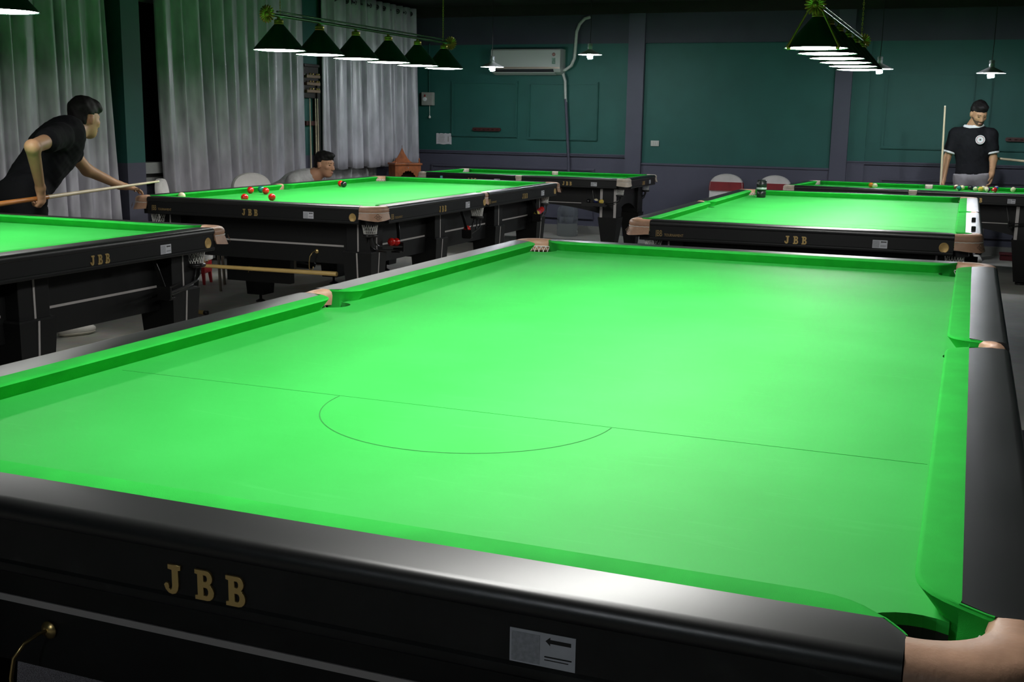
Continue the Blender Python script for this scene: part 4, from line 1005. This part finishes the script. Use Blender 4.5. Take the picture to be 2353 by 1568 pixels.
mb = MB(); k = len(pts); mb.add([(x, -0.165, z) for x, z in pts] + [(x, -0.145, z) for x, z in pts], [tuple(range(k)), tuple(range(2 * k - 1, k - 1, -1))] + [(i, (i + 1) % k, k + (i + 1) % k, k + i) for i in range(k)])
obj('scalloped_front', mb.mesh('scalloped_front', M_ORW), t)
obj('cornice', MB().box((0, -0.01, 0.957), (0.51, 0.36, 0.028)).mesh('cornice', M_ORW, bevel=0.006), t)
cp = [(-0.20, 0.97)] + [(-0.20 + 0.20 * s, 0.97 + 0.20 * s ** 1.8) for s in (0.25, 0.5, 0.75, 1.0)] + [(0.0, 1.205)] + [(0.20 - 0.20 * s, 0.97 + 0.20 * s ** 1.8) for s in (1.0, 0.75, 0.5, 0.25)] + [(0.20, 0.97)]
cp = [cp[0]] + cp[1:]
mb = MB(); k = len(cp); mb.add([(x, 0.12, z) for x, z in cp] + [(x, 0.14, z) for x, z in cp], [tuple(range(k)), tuple(range(2 * k - 1, k - 1, -1))] + [(i, (i + 1) % k, k + (i + 1) % k, k + i) for i in range(k)])
obj('crest', mb.mesh('crest', M_ORW), t)
for s in (-1, 1): obj('finial', MB().lathe([(0.0, 1.045), (0.010, 1.03), (0.016, 1.01), (0.010, 0.995), (0.018, 0.971), (0.0, 0.971)], 12, (s * 0.215, -0.14, 0)).mesh('finial', M_ORW, smooth=60), t)
obj('small_lamp', MB().lathe([(0.0, 0.0), (0.008, 0.002), (0.008, 0.012), (0, 0.014)], 8, (0.0, -0.17, 0.90)).mesh('small_lamp', M_CHROME), t)

M_WATER = mat('clear_water_jar', (0.80, 0.86, 0.86), 0.06, trans=0.92, spec=0.5, ior=1.18)
M_JCAP = mat('jar_cap', (0.35, 0.45, 0.50), 0.4)
t = thing('water_jar', 'large clear plastic water jar on the floor by the back wall', 'water jar', (-2.868, 12.28, 0))
pr = [(0.0, 0.0), (0.118, 0.0), (0.130, 0.012), (0.133, 0.06), (0.126, 0.075), (0.133, 0.09), (0.133, 0.15), (0.124, 0.162), (0.133, 0.175), (0.133, 0.235), (0.124, 0.247), (0.133, 0.26), (0.133, 0.32), (0.120, 0.36), (0.075, 0.40), (0.032, 0.42), (0.030, 0.455), (0.0, 0.455)]
obj('jar_body', MB().lathe(pr, 36).mesh('jar_body', M_WATER, smooth=60), t)
obj('jar_cap', MB().lathe([(0.0, 0.45), (0.034, 0.45), (0.034, 0.485), (0.0, 0.487)], 18).mesh('jar_cap', M_JCAP), t)
t = thing('red_floor_box', 'low dark red box on the floor under the right pool table', 'box', (2.30, 12.25, 0))
obj('box_body', MB().box((0, 0, 0.03), (0.26, 0.14, 0.06)).mesh('box_body', mat('maroon_box', (0.10, 0.012, 0.015), 0.5), bevel=0.006), t); obj('box_lid', MB().box((0, 0, 0.07), (0.28, 0.16, 0.02)).mesh('box_lid', MATS['maroon_box'], bevel=0.006), t)

# ------------------------------------------------------------------ people: signed-distance bodies meshed with surface nets
def _np(v): return np.array(v, dtype=np.float64)
def rcone(a, b, r1, r2):
    a, b = _np(a), _np(b)
    def f(P):
        ba = b - a; l2 = (ba ** 2).sum(); pa = P - a
        h = np.clip((pa @ ba) / l2, 0, 1)
        return np.sqrt(((pa - h[..., None] * ba) ** 2).sum(-1)) - (r1 + (r2 - r1) * h)
    r = max(r1, r2); return f, np.minimum(a, b) - r, np.maximum(a, b) + r
def ell(c, rad, M=None):
    c, rad = _np(c), _np(rad); M = np.eye(3) if M is None else _np(M)      # rows of M: local axes in world
    def f(P):
        q = (P - c) @ M.T; k0 = np.sqrt(((q / rad) ** 2).sum(-1)); k1 = np.sqrt(((q / rad ** 2) ** 2).sum(-1)) + 1e-9
        return k0 * (k0 - 1) / k1
    ext = np.sqrt(((M.T * rad) ** 2).sum(1)); return f, c - ext, c + ext
def surface_nets(f, org, h):
    s = f < 0
    n = np.array(f.shape) - 1
    cnt = np.zeros(n, np.int8); C = [(i, j, k) for i in (0, 1) for j in (0, 1) for k in (0, 1)]
    sub = lambda A, c: A[c[0]:c[0] + n[0], c[1]:c[1] + n[1], c[2]:c[2] + n[2]]
    for c in C: cnt += sub(s, c)
    mask = (cnt > 0) & (cnt < 8); idx = -np.ones(n, np.int64); ids = np.argwhere(mask); idx[mask] = np.arange(len(ids))
    acc = np.zeros((len(ids), 3)); num = np.zeros(len(ids))
    for a in C:
        for ax in range(3):
            if a[ax]: continue
            b = list(a); b[ax] = 1
            fa = sub(f, a)[mask]; fb = sub(f, tuple(b))[mask]; cr = (fa < 0) != (fb < 0)
            t = np.where(cr, fa / np.where(cr, fa - fb, 1), 0)
            p = np.array(a)[None, :] + np.zeros((len(ids), 3)); p[:, ax] += t
            acc += np.where(cr[:, None], p, 0); num += cr
    V = org + (ids + acc / num[:, None]) * h
    F = []
    for ax in range(3):
        u, v = (ax + 1) % 3, (ax + 2) % 3
        sl0 = [slice(None)] * 3; sl1 = [slice(None)] * 3
        sl0[ax] = slice(0, -1); sl1[ax] = slice(1, None)
        A = s[tuple(sl0)]; B = s[tuple(sl1)]
        e = np.argwhere(A != B)
        e = e[(e[:, u] > 0) & (e[:, v] > 0) & (e[:, u] < f.shape[u] - 1) & (e[:, v] < f.shape[v] - 1)]
        if not len(e): continue
        flip = A[tuple(e.T)]
        q = []
        for du, dv in ((-1, -1), (0, -1), (0, 0), (-1, 0)):
            c = e.copy(); c[:, u] += du; c[:, v] += dv; q.append(idx[tuple(c.T)])
        q = np.stack(q, 1); q[~flip] = q[~flip][:, ::-1]; F.append(q)
    return V, np.concatenate(F)
def sdf_mesh(name, prims, h, mats, cut=(), grow=0.0, noise=0.0, matfn=None, seed=0):
    """prims: (shape, k) smooth-united; cut: list of functions P->d (kept where d<0)"""
    lo = np.min([p[0][1] for p in prims], 0) - 0.03 - grow; hi = np.max([p[0][2] for p in prims], 0) + 0.03 + grow
    n = np.ceil((hi - lo) / h).astype(int) + 1
    F = np.full(n, 0.5)
    ax = [lo[i] + h * np.arange(n[i]) for i in range(3)]
    for (fn, a, b), k in prims:
        pad = k + grow + 0.03
        i0 = np.maximum(((a - pad - lo) / h).astype(int), 0); i1 = np.minimum(((b + pad - lo) / h).astype(int) + 2, n)
        g = np.stack(np.meshgrid(*[ax[i][i0[i]:i1[i]] for i in range(3)], indexing='ij'), -1)
        d = fn(g) - grow
        S = F[i0[0]:i1[0], i0[1]:i1[1], i0[2]:i1[2]]
        if k > 0:
            hh = np.clip(0.5 + 0.5 * (S - d) / k, 0, 1); S[...] = S + (d - S) * hh - k * hh * (1 - hh)
        else: S[...] = np.minimum(S, d)
    if cut or noise:
        g = np.stack(np.meshgrid(*ax, indexing='ij'), -1)
        if noise:
            F += noise * (np.sin(g[..., 0] * 61 + seed) * np.sin(g[..., 1] * 53 + 1.3 * seed) * np.sin(g[..., 2] * 67) + 0.6 * np.sin(g[..., 0] * 131 + g[..., 2] * 90) * np.sin(g[..., 1] * 117 + seed))
        for c in cut: F = np.maximum(F, c(g))
    V, Q = surface_nets(F, lo, h)
    me = bpy.data.meshes.new(name); me.from_pydata(V.tolist(), [], Q.tolist())
    for m in (mats if isinstance(mats, (list, tuple)) else [mats]): me.materials.append(m)
    me.polygons.foreach_set('use_smooth', [True] * len(me.polygons))
    bm = bmesh.new(); bm.from_mesh(me)
    for _ in range(2): bmesh.ops.smooth_vert(bm, verts=bm.verts, factor=0.35, use_axis_x=True, use_axis_y=True, use_axis_z=True)
    bmesh.ops.recalc_face_normals(bm, faces=bm.faces); bm.to_mesh(me); bm.free()
    if matfn is not None:
        for p in me.polygons: p.material_index = matfn(p.center)
    return me
def plane_cut(pt, nrm):
    pt, nrm = _np(pt), _np(nrm) / np.linalg.norm(nrm); return lambda P: (P - pt) @ nrm
def hframe(fwd, up=(0, 0, 1)):
    f = _np(fwd) / np.linalg.norm(fwd); u = _np(up); u = u - f * (u @ f); u /= np.linalg.norm(u); r = np.cross(f, u); return np.array([r, f, u])   # rows: right, forward, up
def head_prims(c, Mh):
    c = _np(c); P = lambda x, y, z: c + Mh[0] * x + Mh[1] * y + Mh[2] * z
    pr = [(ell(P(0, -0.012, 0.035), (0.074, 0.093, 0.082), Mh), 0.0), (ell(P(0, 0.022, -0.030), (0.060, 0.068, 0.078), Mh), 0.03),
          (ell(P(0, 0.048, -0.082), (0.036, 0.036, 0.028), Mh), 0.03), (ell(P(0, 0.070, 0.030), (0.052, 0.018, 0.012), Mh), 0.02),
          (rcone(P(0, 0.086, 0.014), P(0, 0.108, -0.024), 0.008, 0.0135), 0.012), (ell(P(0.010, 0.098, -0.030), (0.009, 0.010, 0.008), Mh), 0.006), (ell(P(-0.010, 0.098, -0.030), (0.009, 0.010, 0.008), Mh), 0.006),
          (ell(P(0, 0.086, -0.056), (0.024, 0.010, 0.006), Mh), 0.008), (ell(P(0, 0.083, -0.067), (0.021, 0.010, 0.007), Mh), 0.008),
          (ell(P(0.040, 0.062, -0.010), (0.022, 0.020, 0.018), Mh), 0.02), (ell(P(-0.040, 0.062, -0.010), (0.022, 0.020, 0.018), Mh), 0.02)]
    for s in (-1, 1): pr += [(ell(P(s * 0.078, -0.008, 0.000), (0.010, 0.020, 0.032), Mh), 0.006), (ell(P(s * 0.083, -0.014, 0.010), (0.007, 0.015, 0.020), Mh), 0.004)]
    return pr
def hand_prims(w, M, side, curl, spread=0.012, L=0.082, thumb=0.5):
    """w: wrist; M rows: right(across knuckles), forward(fingers), up(back of hand); side: +1 thumb on +right"""
    w = _np(w); P = lambda x, y, z: w + M[0] * x + M[1] * y + M[2] * z
    pr = [(ell(P(0, 0.045, 0), (0.040, 0.052, 0.016), M), 0.02)]
    ln = [0.92, 1.0, 0.95, 0.75]
    for i in range(4):
        x = side * (0.030 - 0.020 * i); b = P(x, 0.082 - 0.004 * abs(i - 1), 0.0); a = 0.0; p = b; f = L * ln[i]
        xs = side * spread * (1.5 - i) * 0.35
        for q, (sg, r) in enumerate(((0.45, 0.0098), (0.32, 0.0090), (0.25, 0.0082))):
            a += curl * (0.55, 0.9, 0.7)[q]
            d = M[0] * xs / 0.05 * 0.3 + M[1] * math.cos(a) - M[2] * math.sin(a); d /= np.linalg.norm(d)
            e = p + d * f * sg; pr.append((rcone(p, e, r, r * 0.93), 0.006 if q else 0.012)); p = e
    t0 = P(side * 0.022, 0.020, -0.006); t1 = P(side * 0.052, 0.052, -0.012 - 0.01 * thumb); t2 = P(side * (0.052 - 0.012 * thumb), 0.088, -0.020 - 0.022 * thumb)
    pr += [(rcone(t0, t1, 0.015, 0.0115), 0.014), (rcone(t1, t2, 0.0115, 0.009), 0.006)]
    return pr
def person(name, label, group, base, K, head_c, head_f, skin, shirt, trousers, hair, shoe, hands, long_hair=0.0, beard=None, hair_h=0.0, h=0.0075, extra=None, sleeve=0.62, neck_r=0.055, cuffs=None, collar=None, build=1.0, head_up=(0, 0, 1)):
    t = thing(name, label, 'person', base, 0, group)
    b0 = Vector(base)
    K = {k: _np(v) for k, v in K.items()}
    Mh = hframe(head_f, head_up); hc = _np(head_c)
    body = head_prims(hc, Mh)
    nb = hc - Mh[2] * 0.075 - Mh[1] * 0.018
    body.append((rcone(nb + Mh[2] * 0.03, K['neck'], neck_r, neck_r * 1.08), 0.03))
    sw = K['shR'] - K['shL']; ax = sw / np.linalg.norm(sw); up = K['neck'] - K['hip']; up /= np.linalg.norm(up); fw = np.cross(up, ax); Mt = np.array([ax, fw, up])
    ch = (K['shR'] + K['shL']) / 2 * 0.5 + K['chest'] * 0.5
    tors = [(ell(K['chest'], (0.165 * build, 0.112 * build, 0.19), Mt), 0.03), (ell(K['mid'], (0.148 * build, 0.105 * build, 0.17), Mt), 0.06), (ell(K['hip'], (0.160 * build, 0.115 * build, 0.13), Mt), 0.06),
            (rcone(K['shL'], K['shR'], 0.062, 0.062), 0.05), (rcone(K['neck'], K['chest'], 0.07, 0.11), 0.05)]
    arms = []
    for s in 'LR':
        arms += [(rcone(K['sh' + s], K['el' + s], 0.051, 0.038), 0.03), (rcone(K['el' + s], K['wr' + s], 0.040, 0.026), 0.02)]
    legs = []
    for s in 'LR':
        legs += [(rcone(K['hp' + s], K['kn' + s], 0.088, 0.060), 0.04), (rcone(K['kn' + s], K['an' + s], 0.056, 0.040), 0.02)]
    hp = []
    for s in 'LR': hp += hand_prims(*hands[s])
    wr = [(rcone(K['wr' + s], hands[s][0] + hands[s][1][1] * 0.03, 0.026, 0.022), 0.02) for s in 'LR']
    bprims = body + tors + arms + wr + hp + legs
    bo = obj('body', None, t) if False else None
    def put(nm, me, par):
        o = obj(nm, me, par); o.matrix_parent_inverse = Matrix.Translation(-b0) if par is t else Matrix.Identity(4); return o
    body_o = put('body', sdf_mesh('body', bprims, h, skin), t)
    # shirt
    sp = list(tors)
    cuts = []
    for s in 'LR':
        e = K['sh' + s] + (K['el' + s] - K['sh' + s]) * sleeve
        sp.append((rcone(K['sh' + s], e, 0.058, 0.056), 0.04))
    hemz = K['hip'] - up * 0.075
    nd = _np(K['neck']) + up * 0.012
    shirt_me = sdf_mesh('shirt', sp, h, shirt, cut=[plane_cut(hemz, -up), lambda P: (np.sqrt(((P - (nd + up * 0.03)) ** 2).sum(-1)) * -1 + 0.088)] + [plane_cut(K['sh' + s] + (K['el' + s] - K['sh' + s]) * sleeve, K['el' + s] - K['sh' + s]) if False else (lambda P: np.full(P.shape[:-1], -1.0)) for s in 'LR'], grow=0.014, noise=0.0022, seed=len(name))
    put('shirt', shirt_me, t)
    tp = legs + [(ell(K['hip'], (0.160 * build, 0.115 * build, 0.12), Mt), 0.06)]
    put('trousers', sdf_mesh('trousers', tp, 0.010, trousers, cut=[plane_cut(K['hip'] + up * 0.02, up)], grow=0.016, noise=0.002), t)
    for s in 'LR':
        a = K['an' + s]; toe = K['toe' + s]; d = toe - a; d[2] = 0; d /= np.linalg.norm(d); M = hframe(d)
        gz = a[2] - 0.085
        c0 = np.array([a[0], a[1], gz])
        pr = [(ell(c0 + d * 0.125 + _np((0, 0, 0.036)), (0.046, 0.085, 0.034), M), 0.0), (ell(c0 + d * 0.01 + _np((0, 0, 0.048)), (0.038, 0.070, 0.047), M), 0.04), (ell(c0 + d * 0.07 + _np((0, 0, 0.05)), (0.040, 0.08, 0.042), M), 0.03)]
        sh = put('shoe', sdf_mesh('shoe', pr, 0.006, shoe[0], cut=[plane_cut((0, 0, gz + 0.012), (0, 0, -1))]), t)
        so = put('shoe_sole', sdf_mesh('shoe_sole', [(p, k) for p, k in pr], 0.006, shoe[1], cut=[plane_cut((0, 0, gz + 0.020), (0, 0, 1)), plane_cut((0, 0, gz), (0, 0, -1))], grow=0.006), t)
    # hair
    P = lambda x, y, z: hc + Mh[0] * x + Mh[1] * y + Mh[2] * z
    hpz = [(ell(P(0, -0.020, 0.050 + hair_h * 0.4), (0.083, 0.098, 0.085 + hair_h), Mh), 0.0), (ell(P(0, 0.050, 0.098 + hair_h * 0.6), (0.060, 0.045, 0.026 + hair_h * 0.5), Mh), 0.03), (ell(P(0, -0.055, -0.01 - long_hair), (0.066, 0.052, 0.055), Mh), 0.03)]
    if long_hair: hpz.append((ell(P(0, 0.066, 0.078), (0.064, 0.042, 0.030), Mh), 0.03))
    fl = P(0, 0.058, 0.058 - long_hair * 0.6)
    def facecut(Q):
        q = (Q - hc) @ Mh.T
        a = np.minimum(q[..., 1] - 0.012 + 0.25 * np.maximum(0, -q[..., 2]), 0.052 - long_hair * 0.5 - q[..., 2])      # in front and below the hairline
        b = np.minimum(np.minimum(q[..., 1] + 0.040, 0.032 - q[..., 2]), np.abs(q[..., 0]) - 0.055)   # round the ears
        return np.maximum(a, b)
    put('hair', sdf_mesh('hair', hpz, 0.006, hair, cut=[facecut], noise=0.0035, seed=3), t)
    for s in (-1, 1):
        put('eye', sdf_mesh('eye', [(ell(P(s * 0.030, 0.079, 0.010), (0.012, 0.010, 0.0055), Mh), 0)], 0.003, M_EYEB), t)
        put('eyebrow', sdf_mesh('eyebrow', [(rcone(P(s * 0.014, 0.088, 0.030), P(s * 0.046, 0.076, 0.033), 0.0045, 0.0035), 0)], 0.003, hair), t)
    put('lips', sdf_mesh('lips', [(ell(P(0, 0.0925, -0.0600), (0.022, 0.007, 0.0065), Mh), 0)], 0.003, M_LIP), t)
    if beard:
        def bc(Q):
            q = (Q - hc) @ Mh.T
            return np.maximum(np.maximum(q[..., 2] + 0.030 - 0.55 * np.maximum(0, np.abs(q[..., 0]) - 0.035), -(q[..., 1] + 0.000)), np.minimum(0.030 - np.abs(q[..., 0]), np.minimum(q[..., 2] + 0.072, 0.0) + 0.0) * 0 - 1)
        put('beard', sdf_mesh('beard', [p for p in head_prims(hc, Mh)[:4]], 0.006, beard, cut=[bc], grow=0.0025, noise=0.001), t)
    if cuffs:
        for s in 'LR':
            e = K['sh' + s] + (K['el' + s] - K['sh' + s]) * sleeve; d = (K['el' + s] - K['sh' + s]); d /= np.linalg.norm(d)
            put('sleeve_cuff', sdf_mesh('sleeve_cuff', [(rcone(e + d * 0.030, e + d * 0.044, 0.068, 0.066), 0.0)], 0.006, cuffs, cut=[plane_cut(e + d * 0.034, -d), plane_cut(e + d * 0.056, d)]), t)
    if collar:
        cc = nd + up * 0.03
        put('collar', sdf_mesh('collar', tors, 0.005, collar, cut=[lambda P: 0.087 - np.sqrt(((P - cc) ** 2).sum(-1)), lambda P: np.sqrt(((P - cc) ** 2).sum(-1)) - 0.108], grow=0.018), t)
    return t, K, (ax, fw, up), Mh
M_EYEB = mat('dark_eye', (0.02, 0.015, 0.012), 0.25); M_LIP = mat('lips', (0.30, 0.12, 0.09), 0.5)
M_SKIN = mat('tan_skin', (0.40, 0.225, 0.125), 0.5, spec=0.35, var=0.08, scale=14)
M_SKIN2 = mat('brown_skin', (0.36, 0.19, 0.115), 0.5, spec=0.35, var=0.08, scale=14)
M_HAIR = mat('black_hair', (0.008, 0.007, 0.007), 0.65, spec=0.2, var=0.3, scale=60)
M_BEARD = mat('short_beard', (0.075, 0.045, 0.030), 0.7, var=0.3, scale=90)
M_TEE = mat('black_tee', (0.0062, 0.0062, 0.0078), 0.9, var=0.15, scale=20, spec=0.15)
M_GSH = mat('grey_shirt', (0.34, 0.34, 0.34), 0.8, var=0.12, scale=40)
M_TRB = mat('black_trousers', (0.006, 0.006, 0.007), 0.9, spec=0.15)
M_TRG = mat('grey_trousers', (0.25, 0.23, 0.25), 0.8, var=0.1, scale=20)
M_WSHOE = mat('white_shoe', (0.62, 0.60, 0.56), 0.5, var=0.05, scale=20); M_WSOLE = mat('cream_sole', (0.50, 0.47, 0.40), 0.6)
M_WTRIM = mat('white_trim', (0.70, 0.70, 0.72), 0.7)
COLSGN = 1
# leaning player on the left (faces +y, cue through both hands)
KA = dict(hip=(-3.47, 3.93, 0.90), mid=(-3.455, 4.06, 1.05), chest=(-3.43, 4.19, 1.195), neck=(-3.43, 4.365, 1.305),
          shR=(-3.235, 4.045, 1.290), elR=(-3.035, 3.620, 1.238), wrR=(-3.165, 3.795, 1.000), shL=(-3.60, 4.43, 1.268), elL=(-3.58, 4.640, 1.060), wrL=(-3.49, 4.835, 0.955),
          hpR=(-3.37, 3.90, 0.88), hpL=(-3.55, 3.96, 0.88), knR=(-3.34, 3.88, 0.47), knL=(-3.56, 4.20, 0.48), anR=(-3.33, 3.74, 0.085), anL=(-3.57, 4.345, 0.085), toeR=(-3.28, 3.98, 0.0), toeL=(-3.48, 4.56, 0.0))
hR = (_np((-3.178, 3.808, 0.992)), hframe((-0.12, 0.20, -0.97), (0.95, 0.25, 0.0)), -1, 1.25, 0.006, 0.080, 1.0)
hL = (_np((-3.485, 4.845, 0.950)), hframe((0.35, 0.90, -0.12), (0.1, 0.05, 1.0)), 1, 0.42, 0.03, 0.085, -0.6)
pa, KK, fr, mh = person('person', 'man in black t-shirt leaning over the table corner with a cue, face turned away', None, (-3.45, 4.05, 0), KA, (-3.425, 4.470, 1.385), (0.12, 0.98, -0.13), M_SKIN, M_TEE, M_TRB, M_HAIR, (M_WSHOE, M_WSOLE), {'R': hR, 'L': hL}, long_hair=0.014, hair_h=0.012, sleeve=0.46, build=1.06)
o = obj('shirt_print', MB().box((0, 0, 0), (0.035, 0.004, 0.010)).mesh('shirt_print', M_WTRIM), pa, (-0.118, 0.512, 1.222), rot=(0.3, 0.1, 0.9))
# seated man behind the table
KB = dict(hip=(-4.66, 8.20, 0.56), mid=(-4.50, 8.23, 0.66), chest=(-4.30, 8.27, 0.765), neck=(-4.115, 8.315, 0.862),
          shR=(-4.20, 8.115, 0.815), elR=(-4.10, 8.02, 0.58), wrR=(-3.95, 8.15, 0.46), shL=(-4.20, 8.465, 0.82), elL=(-4.08, 8.56, 0.58), wrL=(-3.93, 8.42, 0.46),
          hpR=(-4.62, 8.11, 0.52), hpL=(-4.62, 8.30, 0.52), knR=(-4.18, 8.07, 0.50), knL=(-4.18, 8.36, 0.50), anR=(-4.16, 8.07, 0.085), anL=(-4.16, 8.36, 0.085), toeR=(-3.95, 8.05, 0), toeL=(-3.95, 8.38, 0))
hbR = (_np((-3.94, 8.16, 0.455)), hframe((0.6, 0.6, -0.4), (0.2, 0, 1)), 1, 0.6); hbL = (_np((-3.92, 8.41, 0.455)), hframe((0.6, -0.6, -0.4), (0.2, 0, 1)), -1, 0.6)
person('person', 'man in grey shirt sitting bent forward behind the table, head in profile', None, (-4.45, 8.22, 0), KB, (-4.005, 8.335, 0.968), (0.97, -0.12, -0.10), M_SKIN2, M_GSH, M_TRB, M_HAIR, (M_BLKP, M_BLKP), {'R': hbR, 'L': hbL}, hair_h=0.004, sleeve=0.6)
# standing man on the right (faces the camera)
KC = dict(hip=(1.815, 11.78, 0.93), mid=(1.80, 11.78, 1.08), chest=(1.79, 11.78, 1.25), neck=(1.785, 11.78, 1.425),
          shR=(1.622, 11.78, 1.345), elR=(1.545, 11.76, 1.095), wrR=(1.53, 11.69, 0.87), shL=(1.950, 11.78, 1.342), elL=(2.005, 11.75, 1.10), wrL=(2.000, 11.62, 0.960),
          hpR=(1.735, 11.79, 0.90), hpL=(1.895, 11.79, 0.90), knR=(1.72, 11.78, 0.48), knL=(1.91, 11.78, 0.48), anR=(1.71, 11.80, 0.085), anL=(1.92, 11.80, 0.085), toeR=(1.68, 11.55, 0), toeL=(1.96, 11.55, 0))
hcR = (_np((1.528, 11.685, 0.865)), hframe((-0.02, -0.12, -1.0), (-1, 0.15, 0)), -1, 1.0, 0.004, 0.08, 0.9); hcL = (_np((2.000, 11.61, 0.955)), hframe((-0.02, -0.25, -0.95), (0.9, 0.1, -0.1)), 1, 0.55, 0.012, 0.08, 0.6)
COLSGN = 1
pc, KK, (ax, fw, up), mh = person('person', 'man in black t-shirt with white trim standing behind the pool table, looking down', None, (1.81, 11.78, 0), KC, (1.822, 11.735, 1.555), (0.36, -0.86, -0.42), M_SKIN, M_TEE, M_TRG, M_HAIR, (M_WSHOE, M_WSOLE), {'R': hcR, 'L': hcL}, beard=M_BEARD, hair_h=0.012, sleeve=0.56, cuffs=M_WTRIM, collar=M_WTRIM)
lg = obj('shirt_badge', MB().lathe([(0.0, 0.0), (0.047, 0.0), (0.047, 0.004), (0.0, 0.004)], 28).mesh('shirt_badge', M_WTRIM), pc, (1.858 - 1.81, 11.640 - 11.78, 1.300), rot=(R(84), 0, R(8)))
obj('badge_ring', MB().tube([(0.036 * math.cos(a), 0.036 * math.sin(a), 0.0045) for a in [2 * math.pi * i / 28 for i in range(28)]], 0.003, 5, loop=True).mesh('badge_ring', mat('badge_ring', (0.35, 0.12, 0.12), 0.6)), lg)
obj('badge_star', MB().prism([(0.014 * (1 if i % 2 == 0 else 0.45) * math.cos(R(90 + 36 * i)), 0.014 * (1 if i % 2 == 0 else 0.45) * math.sin(R(90 + 36 * i))) for i in range(10)], 0.004, 0.0055).mesh('badge_star', M_INK), lg)
